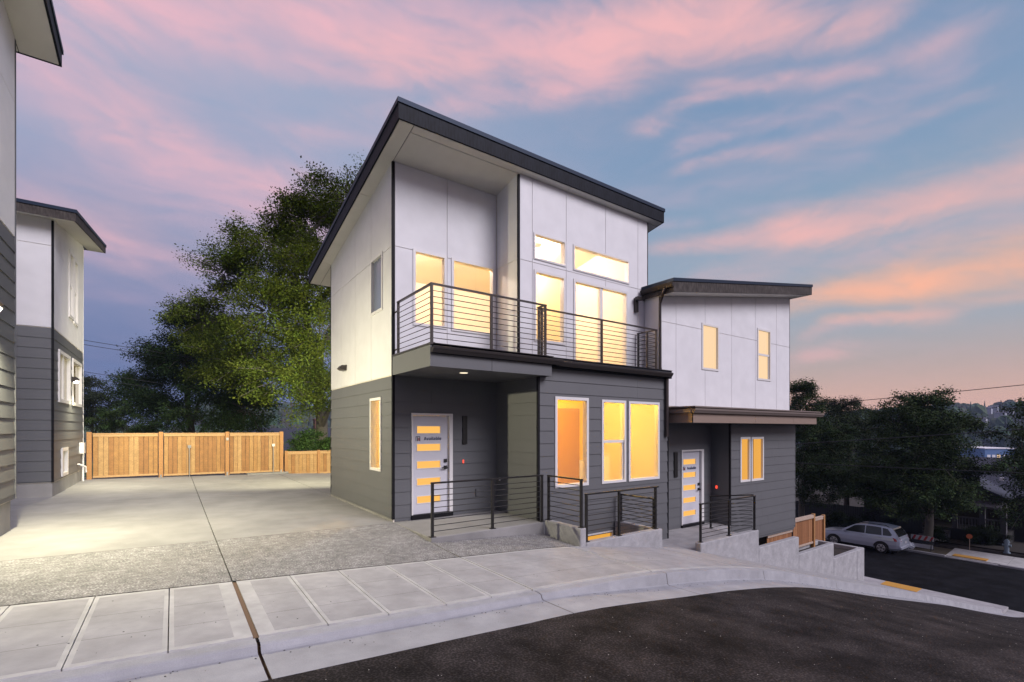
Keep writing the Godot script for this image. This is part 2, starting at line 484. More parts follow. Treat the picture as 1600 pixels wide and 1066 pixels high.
func sky_image() -> Image:
	var W := 2048; var H := 1024
	var gw := 360; var gh := 90
	var left := [[0.0, 92, 106, 144], [5.0, 98, 115, 156], [10.0, 118, 130, 167], [17.0, 144, 149, 179], [25.0, 153, 162, 190], [33.0, 156, 166, 192], [42.0, 158, 161, 188], [90.0, 120, 132, 176]]
	var right := [[0.0, 238, 182, 150], [2.5, 218, 174, 152], [6.0, 184, 166, 160], [10.0, 160, 166, 176], [18.0, 142, 162, 182], [27.0, 126, 151, 181], [38.0, 118, 143, 177], [90.0, 100, 124, 168]]
	# strokes of cirrus: azimuth and elevation of both ends, half widths, strength, warmth
	var st := [[-44, 37.5, -22, 38.4, 1.6, 2.2, 0.55, 0.1], [-34, 34.6, -12, 36.0, 0.9, 1.2, 0.45, 0.1], [-20, 39.6, 6, 39.6, 2.6, 3.0, 0.85, 0.1], [-14, 37.2, 22, 38.8, 1.5, 3.0, 1.0, 0.25], [14, 39.5, 35, 35.6, 2.8, 1.4, 1.0, 0.3], [-14, 32.6, 10, 36.0, 1.1, 1.4, 0.75, 0.15],
		[-37, 26.6, -28, 24.6, 2.2, 2.2, 0.95, 0.1], [-33, 22.5, -18, 19.5, 2.2, 2.4, 0.55, 0.05], [-52, 17.6, -33, 15.8, 1.2, 1.1, 0.55, 0.1], [-50, 12.6, -30, 12.8, 1.2, 1.2, 0.18, 0.0], [-22, 29.2, -6, 30.6, 1.1, 1.0, 0.40, 0.1],
		[14, 31.6, 24, 33.3, 0.6, 0.5, 0.65, 0.2], [22, 33.0, 42, 31.2, 0.7, 1.0, 0.70, 0.2], [18, 29.8, 44, 28.8, 0.6, 0.8, 0.42, 0.1], [20, 27.4, 44, 26.8, 0.5, 0.6, 0.55, 0.2], [14, 25.0, 34, 25.2, 0.6, 0.6, 0.28, 0.0], [16, 22.6, 30, 22.2, 0.4, 0.5, 0.22, 0.0],
		[19, 19.6, 34, 20.0, 0.8, 1.3, 0.60, 0.35], [32, 19.9, 52, 19.2, 1.5, 1.7, 1.1, 0.45], [24, 16.6, 50, 16.0, 1.2, 1.2, 0.35, 0.3], [30, 12.2, 40, 13.2, 0.8, 1.4, 1.0, 0.95], [38, 13.2, 56, 13.2, 1.6, 1.9, 1.25, 0.95], [32, 9.6, 43, 9.5, 0.30, 0.45, 0.75, 0.6], [32.6, 7.9, 34.0, 7.5, 0.45, 0.5, 0.6, 0.3], [42, 10.4, 54, 10.4, 0.35, 0.45, 0.45, 0.7]]
	var r := RandomNumberGenerator.new()
	r.seed = 77
	for k in 60:   # the same kind of cloud all the way round
		var a := r.randf_range(56.0, 310.0)
		var e := r.randf_range(9.0, 66.0)
		var w := r.randf_range(12.0, 30.0) / cos(deg_to_rad(minf(e, 60.0)))
		st.append([a, e, a + w, e + r.randf_range(-2.5, 2.5), 1.2 + e * 0.05, 1.2 + e * 0.05, r.randf_range(0.4, 0.95), clampf(0.8 - e * 0.03, 0.05, 0.8)])
	var base := Image.create(gw, gh, false, Image.FORMAT_RGBF)
	var mask := Image.create(gw, gh, false, Image.FORMAT_RGBF)
	for j in gh:
		var e := 90.0 * (1.0 - (j + 0.5) / gh)
		var pl := pal(left, e); var pr := pal(right, e)
		for i in gw:
			var a := (i + 0.5) / gw * 360.0 - 180.0   # relative to the view
			var t := smoothstep(-30.0, 26.0, a) * (1.0 - smoothstep(110.0, 165.0, a)) if a > -150.0 else 0.0
			var c: Vector3 = pl.lerp(pr, t)
			base.set_pixel(i, j, Color(c.x / 255.0, c.y / 255.0, c.z / 255.0))
			var dens := 0.0; var warm := 0.0
			for s in st:
				for wrap in [0.0, 360.0]:
					var x: float = a + wrap
					if x < s[0] - 25.0 or x > s[2] + 25.0 or absf(e - (s[1] + s[3]) * 0.5) > 16.0: continue
					var u: float = (x - s[0]) / (s[2] - s[0])
					var uc := clampf(u, 0.0, 1.0)
					var hw: float = lerpf(s[4], s[5], uc)
					var dy: float = (e - lerpf(s[1], s[3], uc)) / hw
					var dx: float = (u - uc) * (s[2] - s[0]) / (hw * 3.0)
					var g: float = s[6] * exp(-dy * dy - dx * dx)
					dens += g; warm += g * s[7]
			mask.set_pixel(i, j, Color(dens, warm / maxf(dens, 0.001), 0.0))
	base.resize(W, H / 2, Image.INTERPOLATE_CUBIC)
	mask.resize(W, H / 2, Image.INTERPOLATE_CUBIC)
	var bd := base.get_data().to_float32_array()
	var md := mask.get_data().to_float32_array()
	var n1 := noise(FastNoiseLite.TYPE_SIMPLEX_SMOOTH, 1.0, 5, 40)
	var n2 := noise(FastNoiseLite.TYPE_SIMPLEX_SMOOTH, 1.0, 4, 41)
	var n3 := noise(FastNoiseLite.TYPE_SIMPLEX_SMOOTH, 1.0, 2, 42)
	var out := PackedFloat32Array()
	out.resize(W * H * 3)
	for j in H / 2:
		var e := PI / 2.0 - (j + 0.5) / H * PI
		var ce := cos(e); var se := sin(e)
		for i in W:
			# this picture's columns are relative to the view; the panorama is turned to the world below
			var a := (i + 0.5) / W * TAU - PI
			var dx := ce * cos(a); var dz := ce * sin(a)
			var wx := n3.get_noise_3d(dx * 3.0, se * 8.0, dz * 3.0)
			var wy := n3.get_noise_3d(dx * 3.0 + 9.0, se * 8.0, dz * 3.0)
			var jj := clampi(j + int(wy * 9.0), 0, H / 2 - 1)
			var ii := posmod(i + int(wx * 22.0), W)
			var k := (jj * W + ii) * 3
			var d: float = md[k]
			var st1 := n1.get_noise_3d(dx * 4.0 + wx * 0.8, se * 22.0 + dz * 2.0 + wy * 1.6, dz * 4.0)
			var st2 := n2.get_noise_3d(dx * 11.0, se * 70.0 + dz * 10.0 + wx * 3.0 + st1 * 1.5, dz * 11.0)
			d = d * (0.80 + 0.55 * st1 + 0.36 * st2) + 0.07 * st1 + 0.03 * st2 + 0.03
			d = clampf(1.0 - exp(-1.05 * maxf(d, 0.0)), 0.0, 0.93)
			var warm: float = clampf(md[k + 1], 0.0, 1.0)
			var o := (j * W + i) * 3
			var kb := o
			var pr := lerpf(0.935, 1.0, warm); var pg := lerpf(0.715, 0.715, warm); var pb := lerpf(0.765, 0.585, warm)
			var R: float = lerpf(bd[kb], pr, d); var G: float = lerpf(bd[kb + 1], pg, d); var B: float = lerpf(bd[kb + 2], pb, d)
			out[o] = pow(R, 2.2); out[o + 1] = pow(G, 2.2); out[o + 2] = pow(B, 2.2)
	for j in range(H / 2, H):
		for i in W:
			var o := (j * W + i) * 3
			out[o] = 0.16; out[o + 1] = 0.15; out[o + 2] = 0.16
	# turn to the world: column u of the panorama looks along azimuth 360 (u - 1/4)
	var shift := int(round((CAM_AZ / 360.0 + 0.25 - 0.5) * W))
	var fin := PackedFloat32Array()
	fin.resize(W * H * 3)
	for j in H:
		var row := out.slice(j * W * 3, (j + 1) * W * 3)
		var sft := posmod(shift, W)
		var a1 := row.slice(0, (W - sft) * 3); var a2 := row.slice((W - sft) * 3, W * 3)
		var joined := a2 + a1
		for k in joined.size(): fin[j * W * 3 + k] = joined[k]
	return Image.create_from_data(W, H, false, Image.FORMAT_RGBF, fin.to_byte_array())

# ---------------------------------------------------------------- scene
func _ready() -> void:
	rng.seed = 20240
	var cam := Camera3D.new()
	cam.name = "camera"
	cam.projection = Camera3D.PROJECTION_FRUSTUM
	cam.keep_aspect = Camera3D.KEEP_HEIGHT
	cam.near = 0.1
	cam.far = 5000.0
	cam.size = 0.1 * 1066.0 / 748.0
	cam.frustum_offset = Vector2(0.0, 0.1 * 138.0 / 748.0)
	var fwd := Vector3(0.5784, 0.0, -0.8158).normalized()
	cam.transform = Transform3D(Basis(Vector3(-fwd.z, 0, fwd.x), Vector3.UP, -fwd), Vector3(-3.448, 1.78, 8.811))
	add_child(cam)
	cam.current = true
	var we := WorldEnvironment.new()
	we.name = "world_environment"
	var env := Environment.new()
	env.tonemap_mode = Environment.TONE_MAPPER_LINEAR
	env.tonemap_exposure = 1.06
	env.background_mode = Environment.BG_SKY
	var sky := Sky.new()
	var pan := PanoramaSkyMaterial.new()
	pan.panorama = ImageTexture.create_from_image(sky_image())
	sky.sky_material = pan
	env.sky = sky
	env.sdfgi_enabled = true
	env.ssao_enabled = true
	env.ssil_enabled = true
	env.fog_enabled = true
	env.fog_density = 0.00022
	env.fog_light_color = Color(0.60, 0.68, 0.85)
	we.environment = env
	add_child(we)
	var sun := DirectionalLight3D.new()
	sun.name = "dusk_light"
	sun.light_energy = SUN_E
	sun.light_color = Color(0.985, 0.96, 1.0)
	sun.light_angular_distance = 32.0
	sun.shadow_enabled = true
	sun.look_at_from_position(Vector3(2.6, 6.4, 7.6), Vector3.ZERO)
	add_child(sun)
	materials()
	ground()
	tall_house()
	low_house()
	near_house()
	far_house()
	walls_and_rails()
	fences()
	street_things()
	background()
	trees()
	wires()

# ---------------------------------------------------------------- ground, road, pavement
func terrain_y(x: float, z: float) -> float:
	var y := 0.0
	y = lerpf(-1.9, -7.2, smoothstep(6.0, 24.0, x))
	y = lerpf(y, -6.3, smoothstep(24.0, 30.0, x) * (1.0 - smoothstep(34.0, 40.0, x)) * 0.5)
	var r := Vector2(x + 3.4, z - 8.8).length()
	y = lerpf(y, -9.0, smoothstep(45.0, 110.0, r))
	y = lerpf(y, -21.0, smoothstep(110.0, 240.0, r))
	var ang := atan2(z - 8.8, x + 3.4)
	var hill := 44.0 + 10.0 * sin(ang * 3.0 + 0.6) + 6.0 * sin(ang * 7.3 + 1.0) + 3.0 * sin(ang * 17.0)
	y += hill * smoothstep(300.0, 760.0, r)
	if z < -13.5 and x < 24.0: y = minf(y, lerpf(-0.3, -6.0, smoothstep(-14.0, -40.0, z)))
	return y

func ground() -> void:
	var mb := MB.new()
	var radii := [0.0]
	var rr := 4.0
	while rr < 1150.0:
		radii.append(rr)
		rr *= 1.16
	var na := 120
	for i in radii.size() - 1:
		for k in na:
			var p := []
			for q in [[i, k], [i, k + 1], [i + 1, k + 1], [i + 1, k]]:
				var t: float = TAU * q[1] / na
				var x: float = -3.4 + radii[q[0]] * cos(t); var z: float = 8.8 + radii[q[0]] * sin(t)
				p.append(Vector3(x, terrain_y(x, z), z))
			if i > 0: mb.tri(p[0], p[1], p[2])
			mb.tri(p[0], p[2], p[3])
	struct("ground", mb, M.ground)
	# drive: slabs with open joints over a dark bed
	var bed := MB.new()
	bed.box(Vector3(-9.0, -0.35, -13.4), Vector3(-0.02, -0.155, 2.58))
	bed.box(Vector3(-0.02, -0.5, 1.68), Vector3(2.36, -0.36, 2.58))
	bed.box(Vector3(-0.02, -0.35, -13.4), Vector3(8.0, -0.16, -4.4))
	struct("drive_bed", bed, M.joint)
	var drive := Node3D.new()
	drive.name = "driveway"
	drive.set_meta("kind", "structure")
	add_child(drive)
	var dy := func(x: float, z: float) -> float:
		var flat_y := -0.02 * x if x < 0.0 else -0.045 * x
		return lerpf(flat_y, sw(x) + 0.004, smoothstep(0.1, 2.6, z))
	var g := 0.007
	for s in [[-9.0, -2.9, -13.4, -5.9, "concrete_pale"], [-2.9, 0.0, -13.4, -5.9, "concrete_pale"], [-9.0, -2.9, -5.9, 0.1, "concrete_pale"], [-2.9, 0.0, -5.9, 0.1, "concrete_pale"], [-9.0, -2.9, 0.1, 2.59, "aggregate"], [-2.9, 0.0, 0.1, 2.59, "aggregate"], [0.012, 2.36, 1.67, 2.59, "aggregate"], [0.012, 8.0, -13.4, -4.4, "concrete_pale"]]:
		var m := MB.new()
		var x0: float = s[0] + g; var x1: float = s[1] - g; var z0: float = s[2] + g; var z1: float = s[3] - g
		if s[1] == 0.0: x1 = s[1] - 0.002
		var nx := int(ceil((x1 - x0) / 0.6)); var nz := int(ceil((z1 - z0) / 0.5))
		for i in nx:
			for k in nz:
				var xa := lerpf(x0, x1, float(i) / nx); var xb := lerpf(x0, x1, float(i + 1) / nx)
				var za := lerpf(z0, z1, float(k) / nz); var zb := lerpf(z0, z1, float(k + 1) / nz)
				m.quad(Vector3(xa, dy.call(xa, zb), zb), Vector3(xb, dy.call(xb, zb), zb), Vector3(xb, dy.call(xb, za), za), Vector3(xa, dy.call(xa, za), za))
		for k in nz:
			for e in [[x0, 1], [x1, -1]]:
				var za := lerpf(z0, z1, float(k) / nz); var zb := lerpf(z0, z1, float(k + 1) / nz)
				m.quad(Vector3(e[0], dy.call(e[0], za) - 0.05, za), Vector3(e[0], dy.call(e[0], zb) - 0.05, zb), Vector3(e[0], dy.call(e[0], zb), zb), Vector3(e[0], dy.call(e[0], za), za))
		part(drive, "slab", m, M[s[4]])
	# pavement: slabs with trowelled borders
	var wb := MB.new()
	strip(wb, -14.0, 23.6, 0.5, func(x): return [Vector2(2.6, sw(x) - 0.03), Vector2(4.37, sw(x) - 0.03)])
	struct("pavement_bed", wb, M.joint)
	var walk := Node3D.new()
	walk.name = "pavement"
	walk.set_meta("kind", "structure")
	add_child(walk)
	var xs := [-14.0]
	for i in 16: xs.append(-2.885 - 0.592 * (15 - i))
	xs.append_array([-2.31, -1.745, -1.125, -0.565, 0.008, 2.167, 4.4, 6.2, 8.0, 9.8, 11.6, 13.4, 15.2, 17.0, 18.8, 20.6, 22.2, 23.6])
	for i in xs.size() - 1:
		var gap := 0.004
		if absf(xs[i] - 0.008) < 0.01 or absf(xs[i] - 2.167) < 0.01: gap = 0.009
		var gl := 0.022 if absf(xs[i] + 2.885) < 0.01 else gap
		var gr := 0.022 if absf(xs[i + 1] + 2.885) < 0.01 else (0.009 if absf(xs[i + 1] - 0.008) < 0.01 or absf(xs[i + 1] - 2.167) < 0.01 else 0.004)
		var x0: float = xs[i] + gl; var x1: float = xs[i + 1] - gr
		var bw := 0.035
		var bl := 0.13 if gl > 0.02 else bw
		var br := 0.13 if gr > 0.02 else bw
		var one := MB.new()
		strip(one, x0 + bl, x1 - br, 0.6, func(x): return [Vector2(2.67, sw(x) + 0.004), Vector2(3.26, sw(x) + 0.004)])
		strip(one, x0 + bl, x1 - br, 0.6, func(x): return [Vector2(3.264, sw(x) + 0.004), Vector2(3.83, sw(x) + 0.004)])
		strip(one, x0 + bl, x1 - br, 0.6, func(x): return [Vector2(3.834, sw(x) + 0.004), Vector2(4.29, sw(x) + 0.004)])
		var slab := part(walk, "slab", one, M.walk)
		var e := MB.new()
		strip(e, x0, x1, 0.6, func(x): return [Vector2(2.604, sw(x) + 0.003), Vector2(2.672, sw(x) + 0.003)])
		strip(e, x0, x1, 0.6, func(x): return [Vector2(4.288, sw(x) + 0.003), Vector2(4.350, sw(x) + 0.003), Vector2(4.356, sw(x) - 0.03)])
		for q in [[x0, x0 + bl], [x1 - br, x1]]:
			e.quad(Vector3(q[0], sw(q[0]) + 0.003, 4.288), Vector3(q[1], sw(q[1]) + 0.003, 4.288), Vector3(q[1], sw(q[1]) + 0.003, 2.672), Vector3(q[0], sw(q[0]) + 0.003, 2.672))
		for q in [x0, x1]:
			e.quad(Vector3(q, sw(q) - 0.03, 2.604), Vector3(q, sw(q) - 0.03, 4.352), Vector3(q, sw(q) + 0.003, 4.352), Vector3(q, sw(q) + 0.003, 2.604))
		strip(e, x0 + bl, x1 - br, 0.6, func(x): return [Vector2(3.258, sw(x) - 0.002), Vector2(3.268, sw(x) - 0.002)])
		strip(e, x0 + bl, x1 - br, 0.6, func(x): return [Vector2(3.828, sw(x) - 0.002), Vector2(3.838, sw(x) - 0.002)])
		part(slab, "border", e, M.walk_edge)
	var tj := MB.new()
	strip(tj, -2.907, -2.863, 0.1, func(x): return [Vector2(2.6, sw(x) - 0.008), Vector2(4.36, sw(x) - 0.008)])
	part(walk, "joint_filler", tj, M.joint_brown)
	# kerb and gutter in cast lengths
	var kx := [-14.0, -11.0, -8.0, -5.6, -2.885, 0.008, 2.3, 5.0, 8.0, 11.0, 14.0, 17.0, 20.0, 23.6]
	var kerb := Node3D.new()
	kerb.name = "kerb"
	kerb.set_meta("kind", "structure")
	add_child(kerb)
	for i in kx.size() - 1:
		var k := MB.new()
		var kj := 0.012 if i == 3 else 0.005
		strip(k, kx[i] + (0.012 if i == 4 else 0.005), kx[i + 1] - kj, 0.25, func(x):
			var t := sw(x) + 0.002
			var d := drop(x)
			var f := smoothstep(0.3, 2.3, x)
			return [Vector2(4.380, t - 0.04), Vector2(4.386, t - 0.004), Vector2(4.392, t), Vector2(lerpf(4.49, 4.50, f), t - lerpf(0.006, 0.003, f)), Vector2(4.515, t - lerpf(0.014, 0.010, f)), Vector2(4.535, t - d + 0.006), Vector2(4.56, t - d - 0.004), Vector2(4.75, t - d), Vector2(5.06, t - d + 0.008), Vector2(5.065, t - d - 0.05)])
		part(kerb, "kerbstone", k, M.kerb)
	var kb := MB.new()
	strip(kb, -14.0, 23.6, 0.5, func(x): return [Vector2(4.35, sw(x) - 0.05), Vector2(4.45, sw(x) - 0.05), Vector2(4.46, sw(x) - drop(x) - 0.035), Vector2(5.08, sw(x) - drop(x) - 0.035)])
	struct("kerb_bed", kb, M.joint_brown)
	# road down the hill, and the street across its foot
	var road := MB.new()
	strip(road, -45.0, 26.4, 0.5, func(x):
		var b := sw(x) - drop(x)
		var rag := 0.012 * sin(x * 9.0) + 0.01 * sin(x * 23.0 + 1.0)
		return [Vector2(5.045 + rag, b - 0.02), Vector2(5.05 + rag, b + 0.008), Vector2(6.5, b + 0.03), Vector2(9.0, b + 0.06), Vector2(13.0, b), Vector2(17.0, b - 0.05)])
	struct("road", road, M.asphalt)
	var cross := MB.new()
	strip(cross, 25.9, 34.98, 1.0, func(x): return [Vector2(-80.0, -6.04 + 0.05 * sin((x - 26.0) / 9.0 * PI)), Vector2(-20.0, -6.04 + 0.05 * sin((x - 26.0) / 9.0 * PI)), Vector2(60.0, -6.04 + 0.05 * sin((x - 26.0) / 9.0 * PI))])
	struct("cross_street", cross, M.asphalt_new)
	# near corner: pavement of the cross street with its yellow pad
	var nw := MB.new()
	nw.box(Vector3(23.65, -6.4, -30.0), Vector3(25.75, -5.83, 4.37))
	nw.bbox(Vector3(25.755, -6.4, -30.0), Vector3(25.90, -5.86, 4.37), 0.02)
	nw.box(Vector3(23.65, -6.4, 4.374), Vector3(25.9, -5.97, 5.4))
	struct("corner_pavement", nw, M.walk)
	var pad := MB.new()
	pad.box(Vector3(24.9, -5.86, 0.1), Vector3(25.7, -5.815, 1.5))
	tag(part(self, "tactile_pad", pad, M.yellow), "yellow tactile pad on the near corner beyond the stepped concrete wall", "tactile pad", "yellow tactile pads")
	# yard behind the stepped wall
	var yard := MB.new()
	strip(yard, 15.25, 23.6, 1.0, func(x): return [Vector2(-30.0, sw(x) - 1.2), Vector2(1.0, sw(x) - 0.5), Vector2(2.58, sw(x) - 0.25)])
	struct("yard", yard, M.soil)
	var foot := MB.new()
	foot.box(Vector3(8.5, -3.4, -1.0), Vector3(15.0, -2.25, 2.45))
	struct("planting_soil", foot, M.soil)
	# far side of the cross street
	var fk := MB.new()
	fk.bbox(Vector3(35.0, -6.4, -40.0), Vector3(35.16, -5.90, 0.28), 0.025)
	fk.bbox(Vector3(35.0, -6.4, 0.29), Vector3(35.16, -5.97, 2.6), 0.025)
	fk.bbox(Vector3(35.0, -6.4, 2.61), Vector3(35.16, -5.92, 40.0), 0.025)
	struct("far_kerb", fk, M.kerb)
	var vf := MB.new()
	vf.box(Vector3(35.165, -6.4, -40.0), Vector3(37.2, -5.88, 0.25))
	vf.box(Vector3(35.165, -6.4, 9.0), Vector3(37.2, -5.88, 40.0))
	struct("verge", vf, M.grass_dry)
	var fw := MB.new()
	for z in 24:
		fw.box(Vector3(37.21, -6.4, -30.0 + z * 2.0), Vector3(38.7, -5.83, -28.012 + z * 2.0))
	struct("far_pavement", fw, M.asphalt)
	var fa := MB.new()
	for q in [[0.26, 2.9], [2.912, 5.6], [5.612, 8.99]]:
		fa.hexa([Vector3(35.17, -6.4, q[1]), Vector3(37.2, -6.4, q[1]), Vector3(37.2, -6.4, q[0]), Vector3(35.17, -6.4, q[0]), Vector3(35.17, -5.93, q[1]), Vector3(37.2, -5.78, q[1]), Vector3(37.2, -5.78, q[0]), Vector3(35.17, -5.93, q[0])])
	struct("ramp_pavement", fa, M.walk_edge)
	var pad2 := MB.new()
	pad2.box(Vector3(35.25, -5.96, 0.55), Vector3(35.85, -5.87, 2.05))
	tag(part(self, "tactile_pad", pad2, M.yellow), "yellow tactile pad on the pale ramp across the street, in front of the porch", "tactile pad", "yellow tactile pads")
	var lawn := MB.new()
	lawn.box(Vector3(38.71, -6.6, -40.0), Vector3(62.0, -5.75, 40.0))
	struct("front_garden", lawn, M.soil)
	var path := MB.new()
	path.box(Vector3(38.72, -6.0, -2.0), Vector3(41.0, -5.74, -0.6))
	struct("garden_path", path, M.walk_edge)
	# loose grit on the road and along the gutter
	var stone := MB.new()
	var sv := []
	for i in 6: sv.append(Vector3(cos(i * 1.05), 0.0, sin(i * 1.05)))
	for i in 6:
		stone.tri(sv[i], Vector3(0.1, 0.6, 0.0), sv[(i + 1) % 6])
	var gm := flat(Color.WHITE, 0.9)
	gm.vertex_color_use_as_albedo = true
	var mm := MultiMesh.new()
	mm.transform_format = MultiMesh.TRANSFORM_3D
	mm.use_colors = true
	mm.mesh = stone.mesh()
	mm.instance_count = 1500
	for i in 1500:
		var x := rng.randf_range(-5.0, 14.0)
		var z := rng.randf_range(5.15, 9.5)
		if i % 3 == 0: z = 4.58 + 0.45 * rng.randf() * rng.randf()
		if i % 9 == 0: z = rng.randf_range(2.7, 4.2)
		var y := sw(x) - drop(x)
		if z > 5.05:
			y += lerpf(0.008, 0.03, (z - 5.05) / 1.45) if z < 6.5 else (lerpf(0.03, 0.06, (z - 6.5) / 2.5) if z < 9.0 else 0.06)
		elif z > 4.5: y += 0.002
		else: y = sw(x) + 0.004
		var s := rng.randf_range(0.0025, 0.0075) * (0.7 if z > 5.05 else 1.1)
		mm.set_instance_transform(i, Transform3D(Basis(Vector3.UP, rng.randf() * TAU).scaled(Vector3(s, s, s * rng.randf_range(0.6, 1.5))), Vector3(x, y, z)))
		var c := rng.randf_range(0.25, 0.5) if z > 5.05 and i % 4 else 0.05
		mm.set_instance_color(i, Color(c, c * 0.97, c * 0.92))
	var grit := MultiMeshInstance3D.new()
	grit.name = "road_grit"
	grit.multimesh = mm
	grit.material_override = gm
	tag(grit, "loose grit scattered over the road and gutter", "grit")
	grit.set_meta("kind", "stuff")
	add_child(grit)

# ---------------------------------------------------------------- the houses
func disc(mb: MB, c: Vector3, r: float, h: float, sides := 20) -> void:
	mb.tube([c, c + Vector3(0, -h, 0)], [r, r], sides)

func room_lamp(house: Node3D, at: Vector3, col: Color, e: float) -> void:
	var mb := MB.new()
	disc(mb, at, 0.11, 0.03)
	part(house, "ceiling_lamp", mb, M.led)
	var l := OmniLight3D.new()
	l.name = "room_light"
	l.light_color = col
	l.light_energy = e
	l.light_size = 0.12
	l.omni_range = 9.0
	l.omni_attenuation = 2.0
	l.shadow_enabled = true
	l.position = at + Vector3(0, -0.16, 0) - org[house]
	house.add_child(l, true)

func front_door(house: Node3D, F: Dictionary, u0: float, u1: float, y0: float, y1: float, jamb: float) -> void:
	var fr := MB.new()
	fbox(fr, F, u0, u0 + 0.03, y0, y1, -0.12, 0.045); fbox(fr, F, u1 - jamb, u1, y0, y1, -0.12, 0.045)
	fbox(fr, F, u0 + 0.03, u1 - jamb, y1 - 0.045, y1, -0.12, 0.045)
	part(house, "door_frame", fr, M.vinyl)
	var sill := MB.new()
	fbox(sill, F, u0, u1, y0 - 0.09, y0 - 0.002, -0.12, 0.06)
	part(house, "door_sill", sill, M.trim)
	var a := u0 + 0.034; var b := u1 - jamb - 0.012
	var h := y1 - 0.05 - y0
	var slab := MB.new()
	var ops := []
	for f in [[0.10, 0.185], [0.282, 0.366], [0.458, 0.543], [0.632, 0.715], [0.814, 0.898]]:
		ops.append([a + (b - a) * 0.115, a + (b - a) * 0.80, y1 - 0.05 - h * f[1], y1 - 0.05 - h * f[0]])
	for c in cells(a, b, y0, y1 - 0.05, ops):
		fbox(slab, F, c[0], c[1], c[2], c[3], -0.08, -0.02)
	var d := part(house, "door", slab, M.door)
	for o in ops:
		var fr2 := MB.new()
		var w := 0.014
		fbox(fr2, F, o[0], o[1], o[2], o[2] + w, -0.06, -0.012); fbox(fr2, F, o[0], o[1], o[3] - w, o[3], -0.06, -0.012)
		fbox(fr2, F, o[0], o[0] + w, o[2] + w, o[3] - w, -0.06, -0.012); fbox(fr2, F, o[1] - w, o[1], o[2] + w, o[3] - w, -0.06, -0.012)
		part(d, "pane_frame", fr2, M.vinyl)
		var p := MB.new()
		fbox(p, F, o[0] + w, o[1] - w, o[2] + w, o[3] - w, -0.055, -0.035)
		part(d, "window_pane", p, M.lit_glass)
	var lk := MB.new()
	fbox(lk, F, b - 0.09, b - 0.025, y1 - h * 0.51, y1 - h * 0.475, -0.02, 0.005)
	part(d, "lock", lk, M.black)
	var hd := MB.new()
	fbox(hd, F, b - 0.09, b - 0.025, y1 - h * 0.58, y1 - h * 0.545, -0.02, 0.005)
	fbox(hd, F, b - 0.16, b - 0.03, y1 - h * 0.572, y1 - h * 0.560, 0.03, 0.042)
	fbox(hd, F, b - 0.05, b - 0.035, y1 - h * 0.572, y1 - h * 0.560, 0.005, 0.03)
	part(d, "handle", hd, M.black)

func door_sign(F: Dictionary, u: float, y: float, w: float, label: String) -> void:
	var s := thing("door_sign", label, "sign", fp(F, u, y, -0.018), "available signs on the doors")
	var tm := TextMesh.new()
	var fnt := SystemFont.new()
	fnt.font_names = PackedStringArray(["Droid Sans"])
	fnt.font_weight = 700
	tm.font = fnt
	tm.text = "Available"
	tm.font_size = 64
	tm.pixel_size = w * 0.70 / 285.0
	tm.depth = 0.004
	place(s, "lettering", tm, flat(lin(0.02, 0.03, 0.075), 0.5), fp(F, u + w * 0.16, y, -0.016))
	var e := MB.new()
	var x0 := u - w * 0.5
	var hh := w * 0.085
	for q in [[0.0, 0.02], [0.055, 0.075], [0.15, 0.17]]:
		fbox(e, F, x0 + q[0] * w, x0 + q[1] * w, y - hh, y + hh, -0.019, -0.015)
	fbox(e, F, x0 + 0.02 * w, x0 + 0.15 * w, y + hh * 0.7, y + hh * 0.98, -0.019, -0.0155)
	part(s, "emblem", e, flat(lin(0.03, 0.03, 0.05), 0.5))
	var e2 := MB.new()
	for q in [[0.082, 0.10], [0.115, 0.14]]:
		fbox(e2, F, x0 + q[0] * w, x0 + q[1] * w, y - hh * 0.9, y + hh * 0.35, -0.019, -0.015)
	part(s, "emblem", e2, flat(lin(0.25, 0.05, 0.03), 0.5))

func railing(parent: Node3D, a: Vector3, b: Vector3, h: float, posts: Array, bars: int, mat: Material, low := 0.09) -> void:   # a, b: feet of the end posts; posts as fractions
	var d := (b - a)
	var u := d.normalized()
	var s := u.cross(Vector3.UP).normalized()
	for f in posts:
		var p: Vector3 = a + d * f
		var mb := MB.new()
		mb.bbox(Vector3(-0.022, 0.0, -0.022), Vector3(0.022, h - 0.02, 0.022), 0.004)
		mb.box(Vector3(-0.05, 0.001, -0.04), Vector3(0.05, 0.012, 0.04))
		place(parent, "post", mb.mesh(), mat, p, Basis(u, Vector3.UP, -s))
	var t := MB.new()
	var L := d.length()
	t.bbox(Vector3(-0.025, -0.022, -0.026), Vector3(L + 0.025, 0.006, 0.026), 0.004)
	place(parent, "top_rail", t.mesh(), mat, a + Vector3.UP * h, Basis(u, Vector3.UP, -s))
	var bm := MB.new()
	bm.tube([Vector3.ZERO, Vector3(L, 0, 0)], [0.0072, 0.0072], 6)
	var bar := bm.mesh()
	for i in bars:
		var y: float = low + (h - 0.02 - low) * float(i) / bars
		place(parent, "bar", bar, mat, a + Vector3.UP * y, Basis(u, Vector3.UP, -s))

func gutter(parent: Node3D, x0: float, x1: float, y: float, z: float, mat: Material) -> void:   # along x, back at z, rim at y
	var poly := [Vector2(0, 0), Vector2(0.0, -0.09), Vector2(0.06, -0.10), Vector2(0.085, -0.06), Vector2(0.105, -0.035), Vector2(0.11, 0.0), Vector2(0.10, 0.006), Vector2(0.095, -0.012), Vector2(0.012, -0.012)]
	var mb := MB.new()
	mb.prism(poly, func(p: Vector2, d: float): return Vector3(d, y + p.y, z + p.x), x0, x1)
	part(parent, "gutter", mb, mat)

